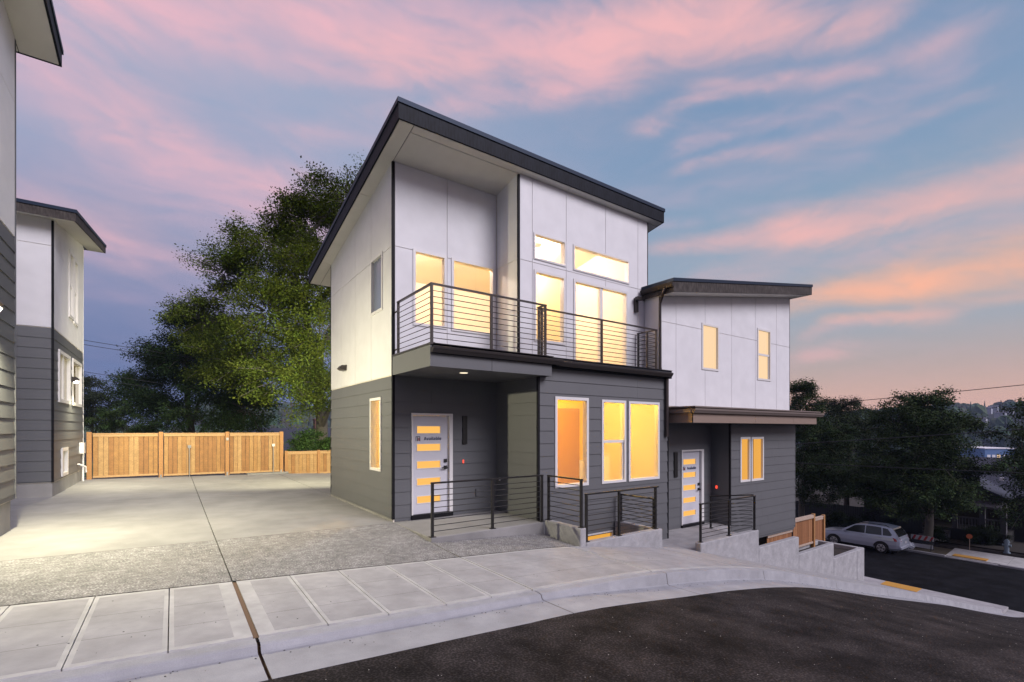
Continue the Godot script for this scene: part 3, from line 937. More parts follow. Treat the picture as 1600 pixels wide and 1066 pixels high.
func slope_box(mb: MB, x0: float, x1: float, z0: float, z1: float, f: Callable, lo: float, hi: float) -> void:   # f(x, z): sloping reference height
	mb.hexa([Vector3(x0, f.call(x0, z1) + lo, z1), Vector3(x1, f.call(x1, z1) + lo, z1), Vector3(x1, f.call(x1, z0) + lo, z0), Vector3(x0, f.call(x0, z0) + lo, z0),
		Vector3(x0, f.call(x0, z1) + hi, z1), Vector3(x1, f.call(x1, z1) + hi, z1), Vector3(x1, f.call(x1, z0) + hi, z0), Vector3(x0, f.call(x0, z0) + hi, z0)])

func shed_roof(house: Node3D, x0: float, x1: float, z0: float, z1: float, f: Callable, thick: float, fm: Material, soffits: Array) -> void:
	var body := MB.new()
	slope_box(body, x0 + 0.03, x1 - 0.03, z0 + 0.03, z1 - 0.03, f, 0.016, thick)
	var r := part(house, "roof", body, M.flashing)
	for q in [[x0, x1, z1 - 0.03, z1], [x0, x1, z0, z0 + 0.03], [x0, x0 + 0.03, z0 + 0.03, z1 - 0.03], [x1 - 0.03, x1, z0 + 0.03, z1 - 0.03]]:
		var b := MB.new()
		slope_box(b, q[0], q[1], q[2], q[3], f, 0.0, thick - 0.06)
		part(r, "fascia", b, fm)
		var c := MB.new()
		var ex := 0.02
		slope_box(c, q[0] - (ex if q[0] == x0 else 0.0), q[1] + (ex if q[1] == x1 else 0.0), q[2] - (ex if q[2] == z0 else 0.0), q[3] + (ex if q[3] == z1 else 0.0), f, thick - 0.06, thick + 0.02)
		part(r, "drip_edge", c, M.flashing)
	for s in soffits:
		var p := MB.new()
		slope_box(p, s[0] + 0.006, s[1] - 0.006, s[2] + 0.006, s[3] - 0.006, f, 0.0, 0.012)
		part(r, "soffit_panel", p, M.soffit)

func number_plate(house: Node3D, F: Dictionary, u0: float, u1: float, y0: float, y1: float) -> void:
	var mb := MB.new()
	fbox(mb, F, u0, u1, y0, y1, 0.012, 0.045)
	part(house, "number_plate", mb, M.black)

func small_box(house: Node3D, called: String, F: Dictionary, u0: float, u1: float, y0: float, y1: float, d: float, mat: Material) -> void:
	var mb := MB.new()
	fbox(mb, F, u0, u1, y0, y1, 0.01, d)
	part(house, called, mb, mat)

func tall_house() -> void:
	var h := thing("townhouse", "tall white and charcoal house with steep shed roof and balcony in the middle", "house", Vector3.ZERO)
	var FL := frame(Vector3.ZERO, Vector3(0, 0, -1), Vector3(-1, 0, 0))
	var FP := frame(Vector3.ZERO, Vector3(1, 0, 0), Vector3(0, 0, 1))
	var FR := frame(Vector3(2.384, 0, 0), Vector3(0, 0, 1), Vector3(-1, 0, 0))
	var FG := frame(Vector3(0, 0, 1.473), Vector3(1, 0, 0), Vector3(0, 0, 1))
	var FU := frame(Vector3(0, 0, 0.815), Vector3(1, 0, 0), Vector3(0, 0, 1))
	# side wall by the drive
	var opl := [[0.495, 1.193, 4.17, 5.35], [0.585, 1.233, 0.925, 2.43]]
	var wl := shell(h, FL, 0.0, 4.36, -0.3, [6.934, -0.18], opl, M.plaster)
	siding(wl, FL, 0.0, 4.36, 0.05, 2.81, opl, M.siding)
	panels(wl, FL, [0.0, 1.195, 2.28, 3.35, 4.36], [2.82, 5.30, 9.0], [6.92, -0.18], opl, M.panel)
	window(h, FL, opl[0], M.sky_glass); window(h, FL, opl[1], M.glass)
	var fo := MB.new()
	fo.box(Vector3(-0.008, -0.4, -4.36), Vector3(-0.001, 0.048, 0.0))
	part(h, "foundation", fo, M.concrete_pale)
	# entrance wall and the wall over the balcony
	var opp := [[0.366, 1.271, 0.0, 2.1], [0.40, 1.138, 3.83, 5.335], [1.249, 2.316, 3.82, 5.33]]
	var wp := shell(h, FP, 0.15, 2.534, -0.3, [6.934, 0.0], opp, M.plaster)
	siding(wp, FP, 0.03, 2.383, 0.0, 2.815, [[0.366, 1.271, -0.1, 2.1]], M.siding)
	panels(wp, FP, [0.03, 1.153, 2.366], [3.2, 5.303, 9.0], [6.918, 0.0], opp, M.panel)
	window(h, FP, opp[1], M.glass); window(h, FP, opp[2], M.glass)
	front_door(h, FP, 0.366, 1.271, 0.095, 2.1, 0.075)
	# recess side wall
	var wr := shell(h, FR, 0.0, 1.473, -1.4, [3.0, 0.0], [], M.plaster)
	siding(wr, FR, 0.006, 1.45, -0.02, 2.815, [], M.siding)
	var wr2 := shell(h, FR, 0.0, 0.815, 3.0, [6.934, 0.18], [], M.plaster)
	panels(wr2, FR, [0.018, 0.80], [3.2, 5.3, 9.0], [6.92, 0.18], [], M.panel)
	# lower front
	var opg := [[2.793, 3.72, 0.60, 2.44], [4.115, 4.885, 0.60, 2.424], [4.976, 6.066, 0.597, 2.42], [3.60, 4.46, -1.0, -0.44]]
	var wg := shell(h, FG, 2.534, 6.26, -1.5, [3.0, 0.0], opg, M.plaster)
	siding(wg, FG, 2.41, 6.39, -1.5, 3.0, opg, M.siding)
	window(h, FG, opg[0], M.glass, "", 0.06); window(h, FG, opg[1], M.glass, "hung"); window(h, FG, opg[2], M.glass)
	window(h, FG, opg[3], M.lit_blind, "", 0.03)
	# upper front
	var opu := [[2.768, 3.668, 5.38, 5.947], [3.889, 5.754, 5.36, 5.94], [2.777, 3.655, 3.64, 5.164], [3.898, 5.70, 3.22, 5.165]]
	var wu := shell(h, FU, 2.534, 6.308, 2.9, [7.08, 0.0], opu, M.plaster)
	panels(wu, FU, [2.41, 2.734, 3.687, 4.932, 6.088, 6.452], [3.2, 5.305, 9.0], [7.062, 0.0], opu, M.panel)
	window(h, FU, opu[0], M.glass, "", 0.04); window(h, FU, opu[1], M.glass, "", 0.04); window(h, FU, opu[2], M.glass)
	window(h, FU, opu[3], M.glass, "slider", 0.06)
	# right and back walls, floors
	var FX := frame(Vector3(6.41, 0, 1.473), Vector3(0, 0, -1), Vector3(1, 0, 0))
	var wx := shell(h, FX, 0.0, 5.83, -1.5, [3.0, 0.0], [], M.plaster)
	siding(wx, FX, 0.0, 0.56, -1.5, 3.0, [], M.siding)
	var FY := frame(Vector3(6.458, 0, 0.815), Vector3(0, 0, -1), Vector3(1, 0, 0))
	var wy := shell(h, FY, 0.0, 5.17, 3.0, [7.08, -0.18], [], M.plaster)
	panels(wy, FY, [0.0, 1.3, 2.6, 3.9, 5.17], [3.0, 5.3, 9.0], [7.067, -0.18], [], M.panel)
	var FB := frame(Vector3(6.308, 0, -4.355), Vector3(-1, 0, 0), Vector3(0, 0, -1))
	var wb := shell(h, FB, 0.0, 6.158, -0.4, [6.15, 0.0], [], M.plaster)
	siding(wb, FB, 0.0, 6.158, 0.0, 2.81, [], M.siding)
	panels(wb, FB, [0.0, 1.2, 2.4, 3.6, 4.8, 6.158], [2.82, 5.3, 6.13], [9.0, 0.0], [], M.panel)
	for q in [[-0.15, -0.002, "floor", "floorwood"], [2.72, 3.05, "floor", "plaster_yellow"]]:
		var fl := MB.new()
		fl.box(Vector3(0.151, q[0], -4.204), Vector3(6.259, q[1], -0.151))
		fl.box(Vector3(2.535, q[0], -0.1505), Vector3(6.259, q[1], 1.322))
		part(h, q[2], fl, M[q[3]])
	# inside: partition, panelled door and lamps
	var pt := MB.new()
	pt.box(Vector3(2.54, 0.0, -1.30), Vector3(6.255, 2.715, -1.22))
	part(h, "partition", pt, M.plaster_yellow)
	var dl := MB.new()
	dl.bbox(Vector3(5.10, 0.01, -1.215), Vector3(5.98, 2.36, -1.17), 0.006)
	part(h, "inner_door", dl, M.wood_door)
	var cb := MB.new()
	cb.bbox(Vector3(5.985, 0.0, -1.21), Vector3(6.25, 0.9, -0.7), 0.01)
	part(h, "cabinet", cb, M.vinyl)
	room_lamp(h, Vector3(4.2, 2.715, 0.1), WARM, 5.6)
	room_lamp(h, Vector3(1.2, 2.715, -1.8), WARM, 6.0)
	var pu := MB.new()
	pu.box(Vector3(4.9, 3.052, -1.8), Vector3(6.30, 6.48, -1.72))
	part(h, "partition", pu, flat(lin(0.74, 0.60, 0.33), 0.9))
	var ce := MB.new()
	var cy := func(_x: float, z: float) -> float: return 6.92 + 0.18 * z
	slope_box(ce, 0.152, 6.306, -4.20, -0.152, cy, -0.09, -0.03)
	slope_box(ce, 2.536, 6.306, -0.151, 0.664, cy, -0.09, -0.03)
	part(h, "ceiling", ce, M.plaster)
	room_lamp(h, Vector3(4.4, 6.55, -1.1), Color(1.0, 0.90, 0.82), 8.0)
	room_lamp(h, Vector3(1.25, 6.40, -1.9), Color(1.0, 0.90, 0.82), 6.5)
	# corner trims
	for q in [[-0.022, 0.028, 0.052, 6.915, -0.028, 0.022], [2.362, 2.408, -0.4, 2.81, 1.445, 1.495], [2.366, 2.408, 3.2, 7.05, 0.79, 0.833], [6.385, 6.43, -1.5, 3.0, 1.445, 1.495], [6.452, 6.476, 3.2, 7.06, 0.79, 0.833], [-0.02, 0.0, 0.052, 6.14, -4.374, -4.335]]:
		var t := MB.new()
		t.box(Vector3(q[0], q[2], q[4]), Vector3(q[1], q[3], q[5]))
		part(h, "corner_trim", t, M.trim)
	# roof
	var ry := func(_x: float, z: float) -> float: return 6.92 + 0.18 * z
	shed_roof(h, -0.30, 6.88, -5.62, 1.02, ry, 0.33, M.fascia, [[-0.27, 0.0, -5.58, -4.3], [-0.27, 0.0, -4.3, -3.35], [-0.27, 0.0, -3.35, -1.19], [-0.27, 0.0, -1.19, 0.99], [0.0, 2.384, 0.0, 0.815], [0.0, 3.69, 0.815, 0.99], [3.69, 6.85, 0.815, 0.99], [6.458, 6.85, -4.35, 0.815], [0.0, 6.85, -5.58, -4.36]])
	# porch slab
	var ps := MB.new()
	ps.bbox(Vector3(0.0, -0.6, 0.019), Vector3(2.362, 0.0, 1.66), 0.012)
	part(h, "porch_slab", ps, M.concrete_pale)
	# balcony
	var deck := MB.new()
	deck.box(Vector3(0.012, 2.83, 0.02), Vector3(2.54, 3.19, 1.635))
	deck.box(Vector3(2.541, 3.005, 0.82), Vector3(6.405, 3.19, 1.60))
	var bal := part(h, "balcony", deck, M.fascia)
	var so := MB.new()
	so.box(Vector3(0.03, 2.815, 0.02), Vector3(2.36, 2.828, 1.63))
	part(bal, "soffit_panel", so, M.siding)
	for q in [[Vector3(-0.02, 2.815, 0.026), Vector3(0.01, 3.165, 1.67)], [Vector3(0.012, 2.815, 1.637), Vector3(1.176, 3.03, 1.668)], [Vector3(1.184, 2.815, 1.637), Vector3(2.545, 3.03, 1.668)], [Vector3(2.546, 2.815, 1.50), Vector3(2.565, 3.03, 1.668)]]:
		var b := MB.new()
		b.box(q[0], q[1])
		part(bal, "fascia_board", b, M.siding)
	gutter(bal, -0.01, 2.79, 3.135, 1.67, M.gutter)
	gutter(bal, 2.70, 6.32, 3.125, 1.602, M.gutter)
	var fl1 := MB.new()
	fl1.box(Vector3(-0.03, 3.17, 0.03), Vector3(0.02, 3.20, 1.69)); fl1.box(Vector3(0.021, 3.191, 1.55), Vector3(2.6, 3.20, 1.69)); fl1.box(Vector3(2.601, 3.191, 1.40), Vector3(6.41, 3.198, 1.62))
	part(bal, "flashing", fl1, M.rail_bronze)
	var lamp := MB.new()
	disc(lamp, Vector3(0.90, 2.814, 1.15), 0.075, 0.006)
	part(bal, "lamp_lens", lamp, M.led)
	railing(part(h, "balcony_railing", bracket(Vector3(0.02, 3.3, 0.10)), M.rail_bronze), Vector3(0.03, 3.2, 0.19), Vector3(0.03, 3.2, 1.62), 0.99, [0.0, 1.0], 9, M.rail_bronze)
	var br := h.get_node("balcony_railing") as Node3D
	railing(br, Vector3(0.03, 3.2, 1.62), Vector3(2.44, 3.2, 1.62), 0.99, [0.485, 1.0], 9, M.rail_bronze)
	railing(br, Vector3(2.44, 3.2, 1.62), Vector3(2.44, 3.2, 1.42), 0.99, [1.0], 9, M.rail_bronze)
	railing(br, Vector3(2.50, 3.2, 1.44), Vector3(6.02, 3.2, 1.44), 0.97, [0.0, 0.475, 1.0], 9, M.rail_bronze)
	railing(br, Vector3(6.02, 3.2, 1.44), Vector3(6.02, 3.2, 0.90), 0.97, [0.5, 1.0], 9, M.rail_bronze)
	flood(h, Vector3(0.9, 3.35, -4.375), Vector3(0, 0, -1), Vector3(-0.20, -0.12, -1.0), 95.0, 58.0)
	# fittings
	var wlamp := MB.new()
	wlamp.prism([Vector2(0.0, 0.07), Vector2(0.12, 0.05), Vector2(0.17, -0.02), Vector2(0.10, -0.06), Vector2(0.0, -0.07)], func(p: Vector2, d: float): return Vector3(-0.017 - p.x, 3.27 + p.y, -3.05 + d), -0.13, 0.13)
	part(h, "wall_light", wlamp, M.rail_bronze)
	number_plate(h, FP, 1.51, 1.615, 1.47, 2.06)
	small_box(h, "doorbell_light", FP, 1.515, 1.54, 1.07, 1.14, 0.035, M.red_led)
	small_box(h, "socket_cover", FP, 1.83, 1.92, 0.36, 0.50, 0.05, M.siding)
	var tapv := MB.new()
	tapv.tube([Vector3(2.36, 0.72, 0.30), Vector3(2.28, 0.72, 0.30), Vector3(2.26, 0.68, 0.30)], [0.014, 0.014, 0.018], 8)
	tapv.box(Vector3(2.275, 0.735, 0.26), Vector3(2.29, 0.75, 0.34))
	part(h, "tap", tapv, M.steel)
	# downpipe in the corner between the two houses
	var dp := MB.new()
	dp.box(Vector3(6.26, 1.6, 1.50), Vector3(6.34, 3.03, 1.56))
	part(h, "downpipe", dp, M.downpipe)
	var ul := MB.new()
	ul.box(Vector3(5.93, 4.70, 0.832), Vector3(6.03, 5.05, 0.90))
	ul.box(Vector3(5.90, 4.98, 0.90), Vector3(6.06, 5.06, 0.99))
	part(h, "wall_light", ul, M.rail_bronze)
	door_sign(FP, 0.755, 1.592, 0.56, "Available sign on the white door under the balcony of the tall house")

func bracket(at: Vector3) -> MB:
	var mb := MB.new()
	mb.tube([at + Vector3(0.01, 0.0, -0.09), at + Vector3(0.01, 0.0, 0.10)], [0.016, 0.016], 8)
	mb.tube([at + Vector3(0.01, 0.72, -0.09), at + Vector3(0.01, 0.72, 0.10)], [0.016, 0.016], 8)
	return mb

func low_house() -> void:
	var h := thing("townhouse", "lower white and grey house on the right with brown canopy over its recessed door", "house", Vector3(6.5, -0.9, 1.3))
	var FU := frame(Vector3(0, 0, 1.30), Vector3(1, 0, 0), Vector3(0, 0, 1))
	var FD := frame(Vector3(0, 0, 0.90), Vector3(1, 0, 0), Vector3(0, 0, 1))
	var FR := frame(Vector3(9.18, 0, 0.90), Vector3(0, 0, 1), Vector3(-1, 0, 0))
	var FG := frame(Vector3(0, 0, 1.47), Vector3(1, 0, 0), Vector3(0, 0, 1))
	var ry := func(x: float, _z: float) -> float: return 5.06 + 0.152 * (x - 6.34)
	# upper storey
	var opu := [[8.07, 8.87, 3.38, 4.63], [10.92, 11.72, 3.27, 4.84]]
	var wu := shell(h, FU, 6.49, 12.96, 2.2, [5.075 - 0.152 * 6.34, 0.152], opu, M.plaster)
	panels(wu, FU, [6.36, 6.965, 8.232, 9.53, 10.82, 12.10, 12.955], [2.36, 4.45, 9.0], [5.058 - 0.152 * 6.34, 0.152], opu, M.panel)
	window(h, FU, opu[0], M.lit_pale); window(h, FU, opu[1], M.lit_pale, "hung")
	var FS := frame(Vector3(6.34, 0, 0.84), Vector3(0, 0, 1), Vector3(-1, 0, 0))
	var ws := shell(h, FS, 0.0, 0.46, 2.2, [5.075, 0.0], [], M.plaster)
	panels(ws, FS, [0.0, 0.455], [2.36, 9.0], [5.058, 0.0], [], M.panel)
	var tr := MB.new()
	tr.box(Vector3(6.322, 2.36, 1.285), Vector3(6.358, 5.05, 1.32))
	part(h, "corner_trim", tr, M.trim)
	var tr2 := MB.new()
	tr2.box(Vector3(12.957, 2.36, 1.29), Vector3(12.975, 6.05, 1.318))
	part(h, "corner_trim", tr2, M.trim)
	# entrance recess
	var opd := [[7.74, 8.76, -0.9, 1.22]]
	var wd := shell(h, FD, 6.42, 9.33, -2.0, [2.2, 0.0], opd, M.plaster)
	siding(wd, FD, 6.44, 9.179, -0.88, 1.94, opd, M.siding)
	front_door(h, FD, 7.74, 8.76, -0.81, 1.22, 0.11)
	var wr := shell(h, FR, 0.0, 0.57, -2.4, [2.2, 0.0], [], M.plaster)
	siding(wr, FR, 0.006, 0.55, -0.88, 1.94, [], M.siding)
	# lower front with the pair of narrow windows
	var opg := [[9.665, 10.20, 0.275, 1.56], [10.255, 10.955, 0.27, 1.555]]
	var wg := shell(h, FG, 9.33, 12.96, -1.38, [2.2, 0.0], opg, M.plaster)
	siding(wg, FG, 9.205, 12.95, -1.38, 1.94, opg, M.siding)
	window(h, FG, opg[0], M.lit_blind, "", 0.06); window(h, FG, opg[1], M.lit_blind, "", 0.06)
	var bd := MB.new()
	fbox(bd, FG, 10.32, 10.45, 0.335, 1.49, -0.022, -0.012)
	part(h, "curtain", bd, flat(lin(0.25, 0.12, 0.03), 0.8))
	var tr3 := MB.new()
	tr3.box(Vector3(9.158, -1.38, 1.445), Vector3(9.205, 1.94, 1.49))
	part(h, "corner_trim", tr3, M.trim)
	var tr4 := MB.new()
	tr4.box(Vector3(12.951, -1.38, 1.45), Vector3(12.975, 1.94, 1.488))
	part(h, "corner_trim", tr4, M.siding)
	# right and back walls, floor, foundation
	var FX := frame(Vector3(12.96, 0, 1.30), Vector3(0, 0, -1), Vector3(1, 0, 0))
	var wx := shell(h, FX, 0.151, 5.5, -1.38, [6.065, 0.0], [], M.plaster)
	siding(wx, FX, 0.0, 5.5, -1.38, 2.36, [], M.siding)
	panels(wx, FX, [0.0, 1.3, 2.6, 3.9, 5.5], [2.37, 4.45, 6.05], [9.0, 0.0], [], M.panel)
	var FB := frame(Vector3(12.96, 0, -4.2), Vector3(-1, 0, 0), Vector3(0, 0, -1))
	var wb := shell(h, FB, 0.0, 6.4, -1.38, [6.06, -0.152], [], M.plaster)
	siding(wb, FB, 0.0, 6.4, -1.38, 2.36, [], M.siding)
	var fl := MB.new()
	fl.box(Vector3(6.45, 2.1, -4.0), Vector3(12.8, 2.34, 1.14))
	fl.box(Vector3(9.34, 1.95, 1.145), Vector3(12.9, 2.2, 1.319))
	fl.box(Vector3(9.34, -1.45, 0.0), Vector3(12.94, -1.385, 1.46))
	part(h, "floor", fl, M.siding)
	var fn := MB.new()
	fn.box(Vector3(9.3, -3.3, -4.2), Vector3(12.9, -1.455, 0.95))
	part(h, "foundation", fn, M.stem)
	var ps := MB.new()
	ps.box(Vector3(6.43, -2.0, 0.915), Vector3(8.42, -0.885, 2.36))
	ps.box(Vector3(8.421, -2.0, 0.915), Vector3(9.16, -0.885, 1.5))
	part(h, "porch_slab", ps, M.walk)
	# canopy
	var cn := MB.new()
	cn.box(Vector3(6.62, 1.955, 0.91), Vector3(13.1, 2.30, 2.02))
	var c := part(h, "canopy", cn, M.canopy)
	for q in [[Vector3(6.60, 1.94, 1.32), Vector3(6.618, 2.17, 2.05)], [Vector3(6.60, 1.94, 2.022), Vector3(9.43, 2.165, 2.052)], [Vector3(9.438, 1.94, 2.022), Vector3(11.60, 2.165, 2.052)], [Vector3(11.608, 1.94, 2.022), Vector3(13.12, 2.165, 2.052)]]:
		var b := MB.new()
		b.box(q[0], q[1])
		part(c, "fascia_board", b, M.canopy)
	var so := MB.new()
	so.box(Vector3(6.62, 1.94, 0.92), Vector3(9.16, 1.953, 2.02)); so.box(Vector3(9.161, 1.94, 1.492), Vector3(13.1, 1.953, 2.02))
	part(c, "soffit_panel", so, M.siding)
	gutter(c, 6.52, 13.42, 2.27, 2.055, M.gutter_tan)
	var top := MB.new()
	top.box(Vector3(6.55, 2.301, 1.325), Vector3(13.2, 2.335, 2.14))
	part(c, "flashing", top, M.gutter_tan)
	var ge := MB.new()
	ge.box(Vector3(6.50, 2.175, 1.33), Vector3(6.598, 2.26, 2.05))
	part(c, "gutter", ge, M.gutter_tan)
	# roof, rising to the right
	shed_roof(h, 6.24, 13.48, 0.835, 1.77, ry, 0.31, M.fascia_brown, [[6.27, 8.2, 1.32, 1.74], [8.2, 10.8, 1.32, 1.74], [10.8, 13.45, 1.32, 1.74], [12.98, 13.45, 0.84, 1.32], [6.27, 6.33, 0.87, 1.32]])
	shed_roof(h, 6.49, 13.48, -4.7, 0.833, ry, 0.31, M.fascia_brown, [[12.98, 13.45, -4.66, 0.83]])
	var gp := [Vector2(0, 0), Vector2(0.0, -0.09), Vector2(0.06, -0.10), Vector2(0.085, -0.06), Vector2(0.11, 0.0), Vector2(0.095, -0.012), Vector2(0.012, -0.012)]
	var gm := MB.new()
	gm.prism(gp, func(p: Vector2, d: float): return Vector3(6.235 - p.x, 5.26 + p.y, d), 0.86, 1.80)
	part(h, "gutter", gm, M.gutter)
	var dp := MB.new()
	dp.tube([Vector3(6.18, 5.16, 1.58), Vector3(6.20, 5.05, 1.50), Vector3(6.27, 4.85, 1.36), Vector3(6.28, 3.3, 1.36), Vector3(6.28, 3.1, 1.40)], [0.035, 0.035, 0.035, 0.035, 0.035], 8)
	part(h, "downpipe", dp, M.downpipe)
	# fittings
	number_plate(h, FD, 7.42, 7.56, 0.50, 1.17)
	small_box(h, "socket_cover", FD, 7.0, 7.09, -0.62, -0.40, 0.05, M.siding)
	small_box(h, "doorbell_light", FR, 0.16, 0.20, 0.10, 0.18, 0.04, M.red_led)
	door_sign(FD, 8.17, 0.708, 0.60, "Available sign on the door under the brown canopy of the lower house")

func near_house() -> void:
	var h := thing("townhouse", "white and grey house cut off at the left picture edge, nearest the street", "house", Vector3(-5.6, 0.1, -2.4))
	var F := frame(Vector3(-5.6, 0, 4.0), Vector3(0, 0, -1), Vector3(1, 0, 0))
	var w := shell(h, F, 0.0, 6.46, 0.62, [8.30 + 0.18 * 6.46 , -0.18], [], M.plaster)
	siding(w, F, 0.0, 6.43, 0.63, 4.96, [], M.siding)
	panels(w, F, [0.0, 1.3, 2.6, 3.9, 5.2, 6.43], [4.97, 7.2, 12.0], [8.28 + 0.18 * 6.46, -0.18], [], M.panel)
	var b := MB.new()
	b.box(Vector3(-11.5, 0.0, -2.45), Vector3(-5.64, 0.62, 4.0))
	part(h, "foundation", b, M.concrete_pale)
	var FB := frame(Vector3(-5.75, 0, -2.46), Vector3(-1, 0, 0), Vector3(0, 0, -1))
	var wb := shell(h, FB, 0.0, 5.7, 0.62, [8.28, 0.0], [], M.plaster)
	siding(wb, FB, 0.0, 5.7, 0.63, 4.96, [], M.siding)
	panels(wb, FB, [0.0, 1.4, 2.8, 4.2, 5.7], [4.97, 8.27], [12.0, 0.0], [], M.panel)
	for q in [[Vector3(-11.5, 0.62, -2.3), Vector3(-11.35, 8.2, 4.0)], [Vector3(-11.3, 0.62, 3.85), Vector3(-5.76, 9.3, 3.99)]]:
		var e := MB.new()
		e.box(q[0], q[1])
		part(h, "wall", e, M.panel)
	var t := MB.new()
	t.box(Vector3(-5.60, 0.63, -2.475), Vector3(-5.575, 8.25, -2.435))
	part(h, "corner_trim", t, M.siding)
	var ry := func(_x: float, z: float) -> float: return 8.30 + 0.18 * (z + 2.46)
	shed_roof(h, -12.0, -5.06, -2.80, 4.9, ry, 0.30, M.fascia, [[-5.6, -5.09, -2.77, 0.5], [-5.6, -5.09, 0.5, 4.0], [-11.9, -5.6, -2.77, -2.47]])
	flood(h, Vector3(-5.575, 3.56, -0.95), Vector3(1, 0, 0), Vector3(0.66, -0.75, 0.0), 44.0, 84.0)

func flood(h: Node3D, at: Vector3, n: Vector3, aim: Vector3, e: float, cone := 85.0) -> void:
	var mb := MB.new()
	var u := n.cross(Vector3.UP)
	mb.prism([Vector2(0.0, 0.08), Vector2(0.10, 0.07), Vector2(0.14, 0.02), Vector2(0.06, -0.05), Vector2(0.0, -0.08)], func(p: Vector2, d: float): return at + n * p.x + Vector3.UP * p.y + u * d, -0.13, 0.13)
	var o := part(h, "wall_lamp", mb, M.rail_bronze)
	var f := MB.new()
	f.prism([Vector2(0.03, -0.075), Vector2(0.10, -0.075), Vector2(0.13, -0.02), Vector2(0.10, -0.005), Vector2(0.03, -0.055)], func(p: Vector2, d: float): return at + n * p.x + Vector3.UP * (p.y - 0.02) + u * d, -0.11, 0.11)
	part(o, "lamp_lens", f, M.lamp_face)
	var l := SpotLight3D.new()
	l.name = "flood_light"
	l.light_color = LAMP_COL
	l.light_energy = e
	l.light_size = 0.05
	l.spot_range = 40.0
	l.spot_attenuation = 2.0
	l.spot_angle = cone
	l.spot_angle_attenuation = 0.8
	l.shadow_enabled = true
	var p := at + n * 0.24 + Vector3(0, -0.09, 0)
	l.look_at_from_position(p - org[h], p - org[h] + aim, Vector3.UP)
	h.add_child(l, true)

func far_house() -> void:
	var h := thing("townhouse", "white and charcoal house with a glowing wall light beside the wooden gate", "house", Vector3(-5.85, 0.1, -7.3))
	var FS := frame(Vector3(-5.85, 0, -7.3), Vector3(0, 0, -1), Vector3(1, 0, 0))
	var FF := frame(Vector3(-5.85, 0, -7.3), Vector3(-1, 0, 0), Vector3(0, 0, 1))
	var ops := [[0.55, 2.17, 2.48, 3.83], [2.60, 4.24, 2.48, 3.85], [0.94, 1.80, 0.54, 1.29], [2.05, 2.75, 4.95, 6.85], [2.85, 3.55, 4.90, 6.85]]
	var wt := [6.935, 0.178]
	var ws := shell(h, FS, 0.0, 4.75, 0.47, wt, ops, M.plaster)
	siding(ws, FS, 0.02, 4.75, 0.48, 4.26, ops, M.siding)
	panels(ws, FS, [0.02, 0.98, 1.95, 3.65, 4.75], [4.27, 6.3, 12.0], [6.92, 0.178], ops, M.panel)
	for i in 3: window(h, FS, ops[i], M.olive_glass, "slider" if i == 0 else "", 0.09, 0.05)
	for i in 2: window(h, FS, ops[3 + i], M.dark_glass, "hung", 0.08, 0.05)
	var wf := shell(h, FF, 0.15, 5.0, 0.47, [6.935, 0.0], [], M.plaster)
	siding(wf, FF, 0.02, 5.0, 0.48, 4.26, [], M.siding)
	panels(wf, FF, [0.02, 2.4, 5.0], [4.27, 6.28, 12.0], [6.92, 0.0], [], M.panel)
	var t := MB.new()
	t.box(Vector3(-5.875, 0.48, -7.325), Vector3(-5.83, 6.90, -7.278))
	part(h, "corner_trim", t, M.trim)
	var t2 := MB.new()
	t2.box(Vector3(-5.87, 0.48, -12.07), Vector3(-5.825, 7.7, -12.03))
	part(h, "corner_trim", t2, M.vinyl)
	var b := MB.new()
	b.box(Vector3(-10.9, -0.2, -12.04), Vector3(-5.86, 0.47, -7.31))
	part(h, "foundation", b, M.concrete_pale)
	for q in [[Vector3(-10.85, 0.48, -12.04), Vector3(-10.7, 6.9, -7.32)], [Vector3(-10.68, 0.48, -12.04), Vector3(-6.02, 7.75, -11.9)]]:
		var e := MB.new()
		e.box(q[0], q[1])
		part(h, "wall", e, M.panel)
	var ry := func(_x: float, z: float) -> float: return 6.93 - 0.178 * (z + 7.3)
	shed_roof(h, -11.4, -5.38, -13.3, -6.9, ry, 0.27, M.fascia_brown, [[-5.85, -5.41, -13.27, -10.0], [-5.85, -5.41, -10.0, -6.93], [-11.3, -5.85, -7.29, -6.93]])
	var vent := MB.new()
	vent.tube([Vector3(-6.75, 7.1, -8.2), Vector3(-6.75, 7.62, -8.2)], [0.06, 0.06], 10)
	part(h, "vent_pipe", vent, M.trim)
	flood(h, Vector3(-5.79, 3.20, -9.65), Vector3(1, 0, 0), Vector3(0.75, -0.66, -0.05), 17.0)
	small_box(h, "meter_box", FS, 3.95, 4.30, 1.02, 1.36, 0.12, M.vinyl)
	var pipe := MB.new()
	pipe.tube([Vector3(-5.80, 0.0, -11.7), Vector3(-5.80, 1.1, -11.7)], [0.03, 0.03], 8)
	pipe.tube([Vector3(-5.80, 0.72, -10.75), Vector3(-5.66, 0.62, -10.95), Vector3(-5.66, 0.45, -11.05)], [0.03, 0.03, 0.035], 8)
	part(h, "pipe", pipe, M.vinyl)

